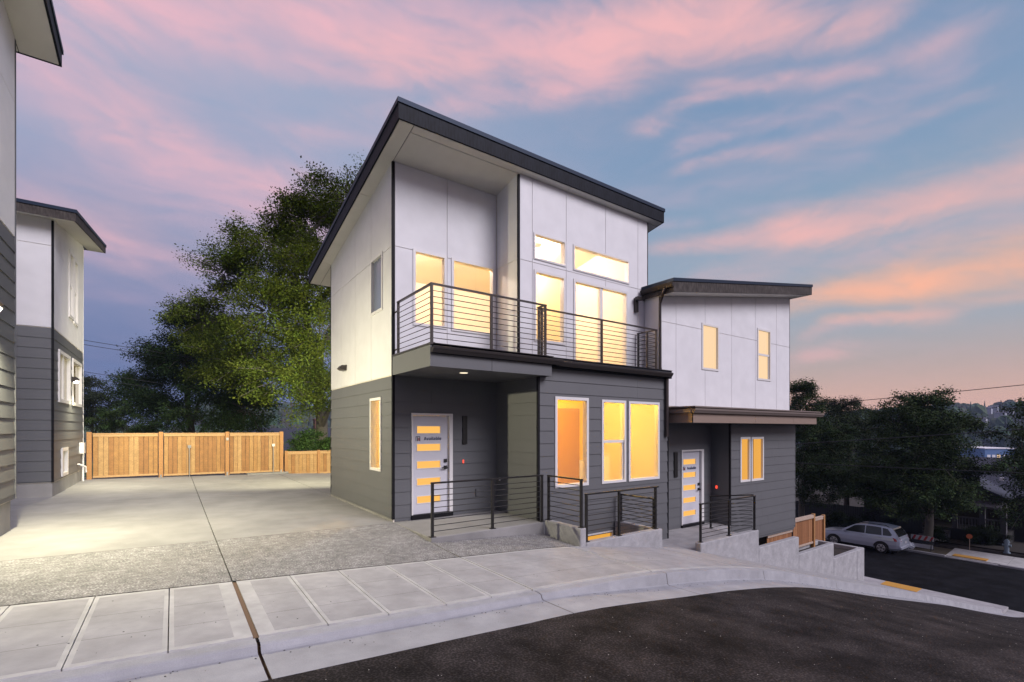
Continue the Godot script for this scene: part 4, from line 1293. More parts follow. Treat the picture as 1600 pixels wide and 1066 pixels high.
# ---------------------------------------------------------------- concrete walls and metal railings
func walls_and_rails() -> void:
	var a := thing("retaining_wall", "low concrete wall around the sunken basement window, with railings on top", "concrete wall", Vector3(3.5, -0.6, 2.6))
	for q in [[Vector3(2.385, -1.6, 1.665), Vector3(2.53, 0.035, 2.66)], [Vector3(2.531, -1.6, 2.51), Vector3(4.66, -0.235, 2.66)], [Vector3(4.51, -1.6, 1.50), Vector3(4.659, -0.238, 2.509)]]:
		var m := MB.new()
		m.bbox(q[0], q[1], 0.014)
		part(a, "wall_section", m, M.stem)
	var pit := MB.new()
	pit.box(Vector3(2.40, -1.55, 1.5), Vector3(4.5, -1.3, 2.5))
	part(a, "well_floor", pit, M.soil)
	var b := thing("retaining_wall", "stepped concrete wall going down the hill beside the pavement", "concrete wall", Vector3(10.0, -1.8, 2.6))
	for q in [[Vector3(5.98, -1.6, 2.51), Vector3(8.44, -0.72, 2.66)], [Vector3(8.442, -3.0, 2.51), Vector3(10.56, -1.17, 2.66)], [Vector3(10.562, -3.6, 2.51), Vector3(12.80, -1.655, 2.66)], [Vector3(12.802, -3.9, 2.51), Vector3(14.55, -2.12, 2.66)], [Vector3(14.556, -3.9, 2.509), Vector3(15.15, -2.121, 2.662)], [Vector3(14.99, -3.9, 1.2), Vector3(15.149, -2.123, 2.508)], [Vector3(12.80, -3.9, 1.2), Vector3(14.989, -2.125, 1.35)]]:
		var m := MB.new()
		m.bbox(q[0], q[1], 0.016)
		part(b, "wall_section", m, M.stem)
	# apron of the lower porch
	var ap := MB.new()
	for i in 8:
		for k in 4:
			var f := func(x: float, z: float) -> float: return lerpf(-0.884, maxf(sw(x) + 0.002, -0.95), smoothstep(1.5, 2.6, z) * (1.0 - smoothstep(5.9, 6.3, x)))
			var xa := lerpf(4.67, 6.43, i / 8.0); var xb := lerpf(4.67, 6.43, (i + 1) / 8.0)
			var za := lerpf(1.48, 2.6, k / 4.0); var zb := lerpf(1.48, 2.6, (k + 1) / 4.0)
			ap.quad(Vector3(xa, f.call(xa, zb), zb), Vector3(xb, f.call(xb, zb), zb), Vector3(xb, f.call(xb, za), za), Vector3(xa, f.call(xa, za), za))
	struct("entrance_path", ap, M.walk)
	var g := "black metal railings at the entrances"
	var r1 := thing("metal_railing", "black metal railing along the front of the porch of the tall house", "railing", Vector3(0.04, 0.0, 1.615), g)
	railing(r1, Vector3(0.045, 0.0, 1.615), Vector3(2.36, 0.0, 1.615), 0.90, [0.0, 0.51, 1.0], 8, M.metal)
	var r2 := thing("metal_railing", "short black railing on the concrete wall beside the porch, running towards the street", "railing", Vector3(2.46, 0.03, 1.7), g)
	railing(r2, Vector3(2.46, 0.036, 1.70), Vector3(2.46, 0.036, 2.60), 0.86, [0.0, 1.0], 8, M.metal)
	var r3 := thing("metal_railing", "black railing on the low concrete wall in front of the basement window", "railing", Vector3(2.6, -0.235, 2.58), g)
	railing(r3, Vector3(2.60, -0.234, 2.585), Vector3(4.585, -0.234, 2.585), 0.855, [0.0, 0.43, 0.97], 8, M.metal)
	railing(r3, Vector3(4.585, -0.237, 2.50), Vector3(4.585, -0.237, 1.62), 0.60, [0.0, 1.0], 6, M.metal)
	var r4 := thing("metal_railing", "black railing on the stepped wall at the entrance of the lower house", "railing", Vector3(6.1, -0.72, 2.58), g)
	railing(r4, Vector3(6.08, -0.719, 2.585), Vector3(8.36, -0.719, 2.585), 0.85, [0.0, 0.5, 1.0], 8, M.metal)
	railing(r4, Vector3(8.36, -0.719, 2.53), Vector3(8.36, -0.884, 1.40), 0.87, [1.0], 8, M.metal)

# ---------------------------------------------------------------- wooden fences
func fence_run(parent: Node3D, x0: float, x1: float, z: float, y0: float, y1: float, set_: String, count: int, cap: Material) -> void:
	var n := int(round((x1 - x0) / 0.135))
	var w := (x1 - x0) / n
	var kinds := []
	for k in 4:
		var pm := MB.new()
		var c := 0.004 + 0.002 * k
		pm.bbox(Vector3(0.002, 0, 0), Vector3(w - 0.002 - 0.0012 * k, y1 - y0 - 0.09, 0.018), minf(c, 0.005))
		kinds.append(pm.mesh())
	for i in n:
		place(parent, "board", kinds[rng.randi() % 4], M["%s%d" % [set_, rng.randi() % count]], Vector3(x0 + i * w, y0, z + rng.randf_range(-0.003, 0.003)))
	var r := MB.new()
	r.bbox(Vector3(x0, y1 - 0.125, z + 0.022), Vector3(x1, y1 - 0.035, z + 0.045), 0.004)
	part(parent, "rail", r, cap)
	var r2 := MB.new()
	r2.bbox(Vector3(x0, y0 - 0.005, z + 0.022), Vector3(x1, y0 + 0.06, z + 0.045), 0.004)
	part(parent, "rail", r2, cap)
	var cp := MB.new()
	cp.bbox(Vector3(x0 - 0.01, y1 - 0.034, z - 0.03), Vector3(x1 + 0.01, y1, z + 0.06), 0.005)
	part(parent, "cap", cp, cap)

func fence_post(parent: Node3D, x: float, z: float, y0: float, y1: float, w: float, mat: Material) -> void:
	var m := MB.new()
	m.bbox(Vector3(x - w / 2, y0, z - w / 2), Vector3(x + w / 2, y1, z + w / 2), 0.008)
	part(parent, "post", m, mat)

func fences() -> void:
	var g := thing("wooden_gate", "wide yellow cedar gate of upright boards at the end of the drive", "gate", Vector3(-2.8, 0.05, -12.3))
	fence_run(g, -5.62, -3.87, -12.3, 0.16, 1.65, "cedar", 5, M.cedar_rail)
	fence_run(g, -3.71, -1.84, -12.3, 0.12, 1.65, "cedar", 5, M.cedar_rail)
	fence_run(g, -1.68, 0.06, -12.3, 0.09, 1.65, "cedar", 5, M.cedar_rail)
	for x in [-5.71, -3.79, -1.76, 0.12]: fence_post(g, x, -12.28, 0.0, 1.69, 0.13, M.cedar_post)
	var k := MB.new()
	k.box(Vector3(-1.10, 0.0, -12.5), Vector3(0.35, 0.075, -12.1))
	part(g, "kerb", k, M.concrete_pale)
	for x in [-2.95, -0.18]:
		var bolt := MB.new()
		bolt.tube([Vector3(x, 0.04, -12.23), Vector3(x, 1.16, -12.23)], [0.017, 0.017], 6)
		bolt.box(Vector3(x - 0.05, 1.10, -12.25), Vector3(x + 0.05, 1.20, -12.215))
		part(g, "drop_bolt", bolt, M.steel)
	var lt := MB.new()
	lt.bbox(Vector3(-1.80, 1.36, -12.215), Vector3(-1.72, 1.46, -12.18), 0.006)
	part(g, "latch", lt, M.steel)
	for q in [[-3.79, 0.0], [-1.76, 0.0], [0.10, 0.0]]:
		var sh := MB.new()
		sh.bbox(Vector3(q[0] - 0.03, 0.0, -12.215), Vector3(q[0] + 0.03, 0.17, -12.20), 0.004)
		part(g, "post_shoe", sh, M.steel)
	var f := thing("wooden_fence", "low cedar fence between the gate and the tall house", "fence", Vector3(1.4, -0.05, -12.3))
	fence_run(f, 0.36, 1.50, -12.35, -0.08, 0.88, "cedar", 5, M.cedar_rail)
	fence_run(f, 1.62, 3.4, -12.35, -0.08, 0.88, "cedar", 5, M.cedar_rail)
	for x in [0.30, 1.56, 3.46]: fence_post(f, x, -12.33, -0.1, 0.91, 0.11, M.cedar_post)
	var a := thing("wooden_fence", "reddish fence panel directly beside the lower house, pale cap on top", "fence", Vector3(13.0, -2.3, 1.4), "reddish fences by the stepped wall")
	fence_run(a, 11.35, 12.93, 1.38, -2.3, -1.42, "redwood", 3, M.cap_pale)
	fence_run(a, 12.985, 14.36, 1.40, -2.10, -1.13, "redwood", 3, M.cap_pale)
	fence_post(a, 14.41, 1.42, -2.3, -1.10, 0.10, M.cedar_post)
	var cb := MB.new()
	cb.bbox(Vector3(12.985, -1.24, 1.448), Vector3(14.36, -1.165, 1.47), 0.004)
	part(a, "rail", cb, M.cap_pale)
	var b := thing("wooden_fence", "small reddish fence panel by the end of the stepped wall, near the silver car", "fence", Vector3(15.1, -2.4, 1.1), "reddish fences by the stepped wall")
	fence_run(b, 14.55, 15.85, 1.12, -2.5, -1.36, "redwood", 3, M.cap_pale)
	fence_post(b, 15.90, 1.14, -2.6, -1.33, 0.10, M.cedar_post)
	var c := thing("wooden_fence", "dark weathered fence behind the silver car", "fence", Vector3(39.5, -5.8, -6.0))
	var pb := MB.new()
	pb.bbox(Vector3(-0.01, 0, 0.004), Vector3(0.01, 1.5, 0.145), 0.004)
	var pm := pb.mesh()
	for i in 60: place(c, "board", pm, M.grey_wood, Vector3(39.5, -5.75 + 0.04 * (i / 12), -11.0 + i * 0.15))
	for i in 6: fence_post(c, 39.56, -11.0 + i * 1.8, -5.9, -4.15, 0.1, M.grey_wood)
# ---------------------------------------------------------------- street furniture and the car
func street_things() -> void:
	car()
	# barricade
	var b := thing("barricade", "folding barricade with red and white striped board on the verge across the street", "barricade", Vector3(35.6, -5.88, -0.95))
	for s in [-1.42, -0.48]:
		for q in [-1.0, 1.0]:
			var l := MB.new()
			l.tube([Vector3(35.6 + q * 0.28, -5.88, s), Vector3(35.6 + q * 0.03, -4.98, s)], [0.03, 0.03], 6)
			part(b, "leg", l, M.grey_wood)
	var wb := MB.new()
	wb.bbox(Vector3(35.50, -5.28, -1.52), Vector3(35.53, -4.99, -0.38), 0.005)
	var board := part(b, "board", wb, M.barrier_white)
	for i in 4:
		var st := MB.new()
		var z := -1.48 + i * 0.29
		st.quad(Vector3(35.497, -5.275, z), Vector3(35.497, -5.275, z + 0.13), Vector3(35.497, -4.995, z + 0.26), Vector3(35.497, -4.995, z + 0.13))
		part(board, "stripe", st, M.red_paint)
	var wb2 := MB.new()
	wb2.bbox(Vector3(35.40, -5.75, -1.50), Vector3(35.43, -5.52, -0.40), 0.005)
	part(b, "board", wb2, M.barrier_white)
	var wb3 := MB.new()
	wb3.bbox(Vector3(35.45, -5.47, -1.48), Vector3(35.475, -5.33, -0.42), 0.005)
	part(b, "board", wb3, M.grey_wood)
	# bag, pole
	var bag := MB.new()
	var fn := noise(FastNoiseLite.TYPE_SIMPLEX_SMOOTH, 1.6, 2, 9)
	var P := func(t: float, f: float) -> Vector3:
		var d := Vector3(cos(f) * sin(t), cos(t), sin(f) * sin(t))
		return Vector3(35.3, -5.70, -1.55) + d * Vector3(0.22, 0.22, 0.30) * (1.0 + 0.35 * fn.get_noise_3dv(d * 1.6))
	for i in 10:
		for k in 16:
			bag.quad(P.call(PI * (i + 1) / 10.0, TAU * k / 16.0), P.call(PI * (i + 1) / 10.0, TAU * (k + 1) / 16.0), P.call(PI * i / 10.0, TAU * (k + 1) / 16.0), P.call(PI * i / 10.0, TAU * k / 16.0))
	tag(part(self, "plastic_bag", bag, M.bag), "crumpled white plastic bag lying on the kerb beside the barricade", "bag")
	var pole := MB.new()
	pole.tube([Vector3(35.35, -5.85, -1.6), Vector3(35.75, -4.95, -2.4)], [0.022, 0.02], 6)
	tag(part(self, "wooden_pole", pole, M.cap_pale), "pale pole leaning between the silver car and the barricade", "pole")
	# little orange sign on a stick
	var sg := thing("paddle_sign", "small orange round sign on a short stick in the garden", "sign", Vector3(37.6, -5.8, 0.9))
	var stick := MB.new()
	stick.tube([Vector3(37.6, -5.85, 0.87), Vector3(37.6, -5.0, 0.87)], [0.02, 0.02], 6)
	part(sg, "stick", stick, M.cap_pale)
	var pd := MB.new()
	pd.tube([Vector3(37.585, -4.98, 0.86), Vector3(37.56, -4.98, 0.87)], [0.15, 0.15], 14)
	part(sg, "panel", pd, M.orange)
	# hydrant
	var hy := thing("fire_hydrant", "pale fire hydrant standing beside the hedge under the porch", "hydrant", Vector3(38.4, -5.8, 2.4))
	var hb := MB.new()
	hb.tube([Vector3(38.4, -5.83, 2.4), Vector3(38.4, -5.78, 2.4), Vector3(38.4, -5.78, 2.4), Vector3(38.4, -5.2, 2.4), Vector3(38.4, -5.17, 2.4), Vector3(38.4, -5.05, 2.4), Vector3(38.4, -4.98, 2.4)], [0.17, 0.17, 0.11, 0.11, 0.15, 0.11, 0.04], 12)
	part(hy, "barrel", hb, M.hydrant)
	for q in [-1.0, 1.0]:
		var n := MB.new()
		n.tube([Vector3(38.4, -5.35, 2.4), Vector3(38.4, -5.35, 2.4 + q * 0.2)], [0.06, 0.07], 8)
		part(hy, "nozzle", n, M.hydrant)

func car() -> void:
	var c := thing("parked_car", "silver estate car parked at the far kerb of the cross street", "car", Vector3(33.86, -6.02, -3.66))
	c.rotation.y = 0.0
	org[c] = Vector3.ZERO   # its parts are built about its own base
	var st := [[-2.30, 0.60, 0.36, 0.66], [-2.24, 0.76, 0.28, 0.78], [-2.05, 0.85, 0.24, 0.90], [-1.6, 0.885, 0.22, 0.965], [-0.98, 0.895, 0.21, 1.03], [0.0, 0.90, 0.21, 1.05], [1.0, 0.90, 0.21, 1.08], [1.7, 0.89, 0.23, 1.10], [2.08, 0.86, 0.27, 1.08], [2.24, 0.80, 0.32, 1.02], [2.31, 0.70, 0.40, 0.94]]
	var ring := func(s: Array) -> Array:
		var z: float = s[0]; var w: float = s[1]; var b: float = s[2]; var t: float = s[3]
		var pts := [Vector2(-w * 0.86, b), Vector2(-w * 0.97, b + 0.12), Vector2(-w, b + (t - b) * 0.42), Vector2(-w * 0.985, b + (t - b) * 0.72), Vector2(-w * 0.95, t - 0.04), Vector2(-w * 0.86, t), Vector2(-w * 0.45, t + 0.025)]
		var out := []
		for p in pts: out.append(Vector3(p.x, p.y, z))
		for i in pts.size(): out.append(Vector3(-pts[pts.size() - 1 - i].x, pts[pts.size() - 1 - i].y, z))
		return out
	var body := MB.new()
	var rings := []
	for s in st: rings.append(ring.call(s))
	var mid := Vector3(0, 0.65, 0)
	for i in rings.size() - 1:
		var nn: int = rings[i].size()
		for k in nn:
			var j := (k + 1) % nn
			body.oriented([rings[i][k], rings[i][j], rings[i + 1][j], rings[i + 1][k]], Vector3(0, 0.6, (st[i][0] + st[i + 1][0]) / 2.0))
	for e in [0, rings.size() - 1]:
		for k in rings[e].size():
			body.oriented([Vector3(0, 0.6, rings[e][0].z), rings[e][k], rings[e][(k + 1) % rings[e].size()]], mid)
	part(c, "body", body, M.paint)
	var prof_ := [[-1.02, 1.03], [-0.62, 1.30], [-0.22, 1.545], [0.05, 1.63], [0.5, 1.675], [1.1, 1.68], [1.65, 1.63], [1.86, 1.58], [2.05, 1.32], [2.2, 1.06]]
	var hwid := func(y: float) -> float: return lerpf(0.865, 0.655, clampf((y - 1.04) / 0.64, 0.0, 1.0))
	var cab := MB.new()
	for i in prof_.size() - 1:
		var a: Array = prof_[i]; var b: Array = prof_[i + 1]
		var wa: float = hwid.call(a[1]); var wb: float = hwid.call(b[1])
		cab.oriented([Vector3(-wa, a[1], a[0]), Vector3(wa, a[1], a[0]), Vector3(wb, b[1], b[0]), Vector3(-wb, b[1], b[0])], Vector3(0, 1.0, 0.6))
		for s in [-1.0, 1.0]:
			cab.oriented([Vector3(s * wa, a[1], a[0]), Vector3(s * wb, b[1], b[0]), Vector3(s * 0.86, 1.03, b[0]), Vector3(s * 0.86, 1.03, a[0])], Vector3(0, 1.2, (a[0] + b[0]) / 2.0))
	part(c, "cabin", cab, M.paint)
	for s in [-1.0, 1.0]:
		for q in [[[-0.72, 1.09], [-0.18, 1.50], [0.02, 1.555], [0.42, 1.59], [0.42, 1.10]], [[0.47, 1.10], [0.47, 1.592], [1.0, 1.60], [1.28, 1.585], [1.34, 1.115]], [[1.39, 1.12], [1.34, 1.58], [1.62, 1.54], [1.86, 1.22], [1.80, 1.14]]]:
			var g := MB.new()
			var pts := []
			for p in q: pts.append(Vector3(s * (hwid.call(p[1]) + 0.008), p[1], p[0]))
			for i in range(1, pts.size() - 1): g.oriented([pts[0], pts[i], pts[i + 1]], Vector3(0, 1.2, 0.5))
			part(c, "side_window", g, M.dark_glass)
		var rr := MB.new()
		rr.tube([Vector3(s * 0.60, 1.66, 0.0), Vector3(s * 0.60, 1.73, 0.15), Vector3(s * 0.60, 1.745, 0.8), Vector3(s * 0.60, 1.73, 1.5), Vector3(s * 0.60, 1.64, 1.66)], [0.02, 0.02, 0.02, 0.02, 0.02], 6)
		part(c, "roof_rail", rr, M.trim)
		var mi := MB.new()
		mi.bbox(Vector3(s * 0.90, 1.04, -0.72), Vector3(s * 1.07, 1.18, -0.60), 0.03)
		part(c, "mirror", mi, M.paint)
		var tl := MB.new()
		tl.hexa([Vector3(s * 0.895, 0.86, 2.03), Vector3(s * 0.70, 0.86, 2.315), Vector3(s * 0.66, 0.86, 2.25), Vector3(s * 0.86, 0.86, 1.98), Vector3(s * 0.885, 1.06, 1.92), Vector3(s * 0.70, 1.04, 2.24), Vector3(s * 0.66, 1.04, 2.2), Vector3(s * 0.84, 1.06, 1.9)])
		part(c, "tail_light", tl, M.tail)
		var hl := MB.new()
		hl.bbox(Vector3(s * 0.62, 0.68, -2.26), Vector3(s * 0.83, 0.80, -2.08), 0.03)
		part(c, "headlight", hl, M.white_paint)
		for q in [[0.20, 0.98], [1.18, 1.0]]:
			var hd := MB.new()
			hd.bbox(Vector3(s * 0.90, q[1] - 0.02, q[0]), Vector3(s * 0.93, q[1] + 0.02, q[0] + 0.17), 0.008)
			part(c, "door_handle", hd, M.paint)
		var sk := MB.new()
		sk.bbox(Vector3(s * 0.86, 0.24, -0.95), Vector3(s * 0.908, 0.32, 0.92), 0.01)
		part(c, "sill_trim", sk, M.trim)
		for q in [-1.32, 1.32]:
			var ar := MB.new()
			for i in 14:
				var t0 := PI * i / 14.0 - 0.12; var t1 := PI * (i + 1) / 14.0 - 0.12
				ar.oriented([Vector3(s * 0.906, 0.34, q), Vector3(s * 0.906, 0.34 + 0.42 * sin(t0), q + 0.42 * cos(t0)), Vector3(s * 0.906, 0.34 + 0.42 * sin(t1), q + 0.42 * cos(t1))], Vector3.ZERO)
			part(c, "wheel_arch", ar, M.black)
			var ty := MB.new()
			ty.tube([Vector3(s * 0.70, 0.34, q), Vector3(s * 0.72, 0.34, q), Vector3(s * 0.90, 0.34, q), Vector3(s * 0.925, 0.34, q)], [0.30, 0.34, 0.34, 0.30], 24)
			var wh := part(c, "wheel", ty, M.tyre)
			var rim := MB.new()
			for i in 5:
				var t := TAU * i / 5.0 + 0.3
				var r := Vector3(0, sin(t), cos(t)); var tt := Vector3(0, cos(t), -sin(t))
				var x: float = s * 0.932
				rim.oriented([Vector3(x, 0.34, q) + tt * 0.05, Vector3(x, 0.34, q) - tt * 0.05, Vector3(x, 0.34, q) + r * 0.215 - tt * 0.065, Vector3(x, 0.34, q) + r * 0.215 + tt * 0.065], Vector3(0, 0.34, q))
			for i in 24:
				var t0 := TAU * i / 24.0; var t1 := TAU * (i + 1) / 24.0
				var a := Vector3(s * 0.931, 0.34 + 0.20 * sin(t0), q + 0.20 * cos(t0)); var b := Vector3(s * 0.931, 0.34 + 0.20 * sin(t1), q + 0.20 * cos(t1))
				rim.oriented([a, b, b + Vector3(-s * 0.01, 0.045 * sin(t1), 0.045 * cos(t1)), a + Vector3(-s * 0.01, 0.045 * sin(t0), 0.045 * cos(t0))], Vector3(0, 0.34, q))
			part(wh, "rim", rim, M.rim)
	var ws := MB.new()
	ws.oriented([Vector3(-0.80, 1.075, -0.965), Vector3(0.80, 1.075, -0.965), Vector3(0.66, 1.52, -0.265), Vector3(-0.66, 1.52, -0.265)], Vector3(0, 1.0, 0.6))
	part(c, "windscreen", ws, M.dark_glass)
	var rw := MB.new()
	rw.oriented([Vector3(-0.76, 1.13, 2.185), Vector3(0.76, 1.13, 2.185), Vector3(0.64, 1.53, 1.93), Vector3(-0.64, 1.53, 1.93)], Vector3(0, 1.0, 0.6))
	part(c, "rear_window", rw, M.dark_glass)
	var bp := MB.new()
	bp.bbox(Vector3(-0.78, 0.36, 2.22), Vector3(0.78, 0.56, 2.36), 0.04)
	part(c, "bumper", bp, M.paint)
	var pl := MB.new()
	pl.box(Vector3(-0.16, 0.70, 2.318), Vector3(0.16, 0.82, 2.33))
	part(c, "number_plate", pl, M.barrier_white)
	var un := MB.new()
	un.box(Vector3(-0.72, 0.16, -2.1), Vector3(0.72, 0.30, 2.1))
	part(c, "underbody", un, M.black)

# ---------------------------------------------------------------- houses and hill beyond
func gable_roof(parent: Node3D, called: String, x0: float, x1: float, z0: float, z1: float, eave: float, ridge: float, along_z: bool, mat: Material) -> void:
	var m := MB.new()
	var t := 0.14
	if along_z:
		var xm := (x0 + x1) / 2.0
		for s in [[x0, xm], [x1, xm]]:
			m.prism([Vector2(s[0], eave), Vector2(s[1], ridge), Vector2(s[1], ridge + t), Vector2(s[0], eave + t)], func(p: Vector2, d: float): return Vector3(p.x, p.y, d), z0, z1)
	else:
		var zm := (z0 + z1) / 2.0
		for s in [[z0, zm], [z1, zm]]:
			m.prism([Vector2(s[0], eave), Vector2(s[1], ridge), Vector2(s[1], ridge + t), Vector2(s[0], eave + t)], func(p: Vector2, d: float): return Vector3(d, p.y, p.x), x0, x1)
	part(parent, called, m, mat)

func background() -> void:
	var h := thing("bungalow", "dark house with gabled porch and slate grey roof between the street trees", "house", Vector3(42.0, -5.75, -1.0))
	var w := MB.new()
	w.box(Vector3(42.8, -6.0, -6.5), Vector3(50.0, -2.6, 3.4))
	part(h, "wall", w, M.house_dark)
	gable_roof(h, "roof", 42.2, 50.6, -7.0, 3.9, -2.75, -0.45, true, M.shingle)
	var v := MB.new()
	v.box(Vector3(43.0, -1.75, 1.35), Vector3(43.18, -1.55, 1.53))
	part(h.get_node("roof"), "skylight", v, M.white_paint)
	gable_roof(h, "porch_roof", 39.7, 45.5, -4.2, 2.25, -2.75, -1.15, false, M.shingle)
	var gw := MB.new()
	gw.prism([Vector2(-3.8, -2.75), Vector2(1.85, -2.75), Vector2(-0.975, -1.32)], func(p: Vector2, d: float): return Vector3(d, p.y, p.x), 40.2, 40.3)
	part(h, "gable", gw, M.house_trim)
	var pr := MB.new()
	pr.hexa([Vector3(39.3, -3.35, 2.0), Vector3(40.3, -2.95, 2.0), Vector3(40.3, -2.95, -4.0), Vector3(39.3, -3.35, -4.0), Vector3(39.3, -3.22, 2.0), Vector3(40.3, -2.82, 2.0), Vector3(40.3, -2.82, -4.0), Vector3(39.3, -3.22, -4.0)])
	part(h, "porch_roof", pr, M.house_trim)
	var dk := MB.new()
	dk.box(Vector3(40.2, -6.0, -4.0), Vector3(42.8, -5.0, 2.1))
	part(h, "porch_floor", dk, M.house_dark)
	for i in 3:
		var s := MB.new()
		s.box(Vector3(39.3 + i * 0.3, -6.0, -2.1), Vector3(39.6 + i * 0.3, -5.55 + i * 0.18, -0.6))
		part(h, "step", s, M.house_trim)
	for z in [-3.8, 0.95, 1.95]:
		var p := MB.new()
		p.bbox(Vector3(40.3, -5.0, z - 0.14), Vector3(40.58, -3.0, z + 0.14), 0.01)
		part(h, "porch_post", p, M.house_trim)
	var rl := MB.new()
	rl.box(Vector3(40.4, -4.25, -0.4), Vector3(40.5, -4.15, 1.95))
	part(h, "railing", rl, M.house_trim)
	var rail := h.get_node("railing") as Node3D
	var bm := MB.new()
	bm.box(Vector3(-0.025, 0, -0.025), Vector3(0.025, 0.75, 0.025))
	var bmesh := bm.mesh()
	for i in 15: place(rail, "baluster", bmesh, M.house_trim, Vector3(40.45, -5.0, -0.35 + i * 0.155))
	var nw := MB.new()
	nw.bbox(Vector3(40.3, -5.8, -0.55), Vector3(40.6, -4.05, -0.3), 0.01)
	part(h, "newel_post", nw, M.house_trim)
	for q in [[Vector3(40.45, -3.35, -0.85), 0.07, h], ]:
		var bl := MB.new()
		bl.tube([q[0] + Vector3(0, 0.05, 0), q[0] - Vector3(0, 0.05, 0)], [0.05, 0.05], 8)
		part(h, "porch_lamp", bl, M.bulb)
		var l := OmniLight3D.new()
		l.name = "porch_light"
		l.light_color = Color(1.0, 0.85, 0.65)
		l.light_energy = 0.25
		l.light_size = 0.04
		l.omni_range = 8.0
		l.omni_attenuation = 2.0
		l.shadow_enabled = true
		l.position = q[0] - org[h]
		h.add_child(l)
	# low roof and chimney beyond the low fence
	var f := thing("bungalow", "dark roofed house with brick chimney beyond the low fence", "house", Vector3(6.0, -3.0, -33.0))
	var fw := MB.new()
	fw.box(Vector3(2.0, -3.5, -38.0), Vector3(14.0, 0.0, -31.5))
	part(f, "wall", fw, M.house_dark)
	gable_roof(f, "roof", 1.5, 14.6, -38.5, -30.9, -0.1, 1.75, false, M.shingle)
	var ch := MB.new()
	ch.bbox(Vector3(6.35, 0.5, -34.4), Vector3(6.85, 2.55, -33.8), 0.01)
	ch.bbox(Vector3(6.30, 2.551, -34.45), Vector3(6.90, 2.68, -33.75), 0.01)
	part(f, "chimney", ch, M.brick)
	# apartment blocks in the valley
	for k in 3:
		var q: Array = [[Vector3(358.0, -20.0, -56.0), 22.0, 11.5, [0.08, 0.16, 0.33], "blue apartment block with pale windows in the valley, tallest of its row"], [Vector3(327.0, -19.0, -53.0), 20.0, 5.2, [0.42, 0.46, 0.55], "low white block in the valley, just over the dark roof"], [Vector3(372.0, -20.0, -20.0), 24.0, 10.0, [0.10, 0.19, 0.40], "blue block in the valley half hidden by the right hand tree"]][k]
		var a := thing("apartment_block", q[4], "building", q[0])
		a.rotation.y = 0.82
		org[a] = Vector3.ZERO
		var hw: float = q[1] * 0.5
		var mb := MB.new()
		mb.box(Vector3(-hw, -2.0, -7.0), Vector3(hw, q[2], 7.0))
		part(a, "wall", mb, flat(lin(q[3][0], q[3][1], q[3][2]), 0.7))
		var rf := MB.new()
		rf.box(Vector3(-hw - 0.3, q[2], -7.3), Vector3(hw + 0.3, q[2] + 0.5, 7.3))
		part(a, "roof", rf, M.white_paint)
		var wm := MB.new()
		wm.box(Vector3(-0.75, 0, 0), Vector3(0.75, 1.7, 0.12))
		var wmesh := wm.mesh()
		var n := int(q[1] / 3.0)
		for s in 4:
			for i in n:
				var y := 0.9 + s * 2.9
				if y + 2.0 > q[2]: continue
				for face in [0, 1]:
					var at := Vector3(-hw + 1.6 + i * 3.0, y, 7.0) if face == 0 else Vector3(-hw, y, -5.2 + i * 2.3)
					if face == 1 and i > 4: continue
					place(a, "window", wmesh, M.lit_pale if (i * 7 + s * 3 + k) % 5 == 0 else M.white_paint, at, Basis.IDENTITY if face == 0 else Basis(Vector3.UP, -PI / 2))
		if k == 0:
			for i in 3:
				var bay := MB.new()
				bay.box(Vector3(-hw + 2.0 + i * 7.0, -1.0, 7.001), Vector3(-hw + 4.6 + i * 7.0, q[2] - 0.6, 7.9))
				part(a, "bay", bay, flat(lin(0.46, 0.52, 0.62), 0.6))
	# small houses on the far hill
	var spots := [[712.0, -121.0], [695.0, -108.0], [756.0, -139.0], [662.0, -107.0], [800.0, -130.0], [603.0, -88.0], [637.0, -88.0], [575.0, -70.0], [560.0, -93.0], [730.0, -88.0], [540.0, -58.0]]
	var names := ["white hill house at the foot of the wooded slope, far end of the valley", "pale house on the wooded hill above the blue apartment blocks", "small white house high on the wooded hill", "pale hill house just above the tallest blue block", "topmost small pale house in the wooded hill", "white house low on the hill behind the blue blocks", "grey roofed house low on the wooded hill", "white house at the near foot of the hill", "pale house left of the blue blocks at the hill's foot", "small house right on the wooded hill by the tree", "nearest pale house in the valley"]
	for i in spots.size():
		var x: float = spots[i][0]; var z: float = spots[i][1]
		var y := terrain_y(x, z)
		var o := thing("hill_house", names[i], "house", Vector3(x, y, z), "small houses on the far hill")
		var hb := MB.new()
		hb.box(Vector3(x - 3, y - 3, z - 3.5), Vector3(x + 3, y + 4.6, z + 3.5))
		part(o, "wall", hb, M.hill_wall)
		gable_roof(o, "roof", x - 3.4, x + 3.4, z - 3.9, z + 3.9, y + 4.5, y + 6.2, true, M.house_trim)
	# woods on the hill
	var blob := MB.new()
	var fnz := noise(FastNoiseLite.TYPE_SIMPLEX_SMOOTH, 1.5, 3, 5)
	var Q := func(t: float, f: float) -> Vector3:
		var d := Vector3(cos(f) * sin(t), cos(t), sin(f) * sin(t))
		return d * Vector3(1.0, 1.35, 1.0) * (1.0 + 0.45 * fnz.get_noise_3dv(d * 1.9))
	for i in 8:
		for k in 10:
			blob.quad(Q.call(PI * (i + 1) / 8.0, TAU * k / 10.0), Q.call(PI * (i + 1) / 8.0, TAU * (k + 1) / 10.0), Q.call(PI * i / 8.0, TAU * (k + 1) / 10.0), Q.call(PI * i / 8.0, TAU * k / 10.0))
	var cone := MB.new()
	for i in 5:
		cone.tube([Vector3(0, -1.0 + i * 0.55, 0), Vector3(0, 0.1 + i * 0.62, 0)], [0.72 - i * 0.13, 0.05], 7, false)
	var wm2 := flat(Color.WHITE, 0.95)
	wm2.vertex_color_use_as_albedo = true
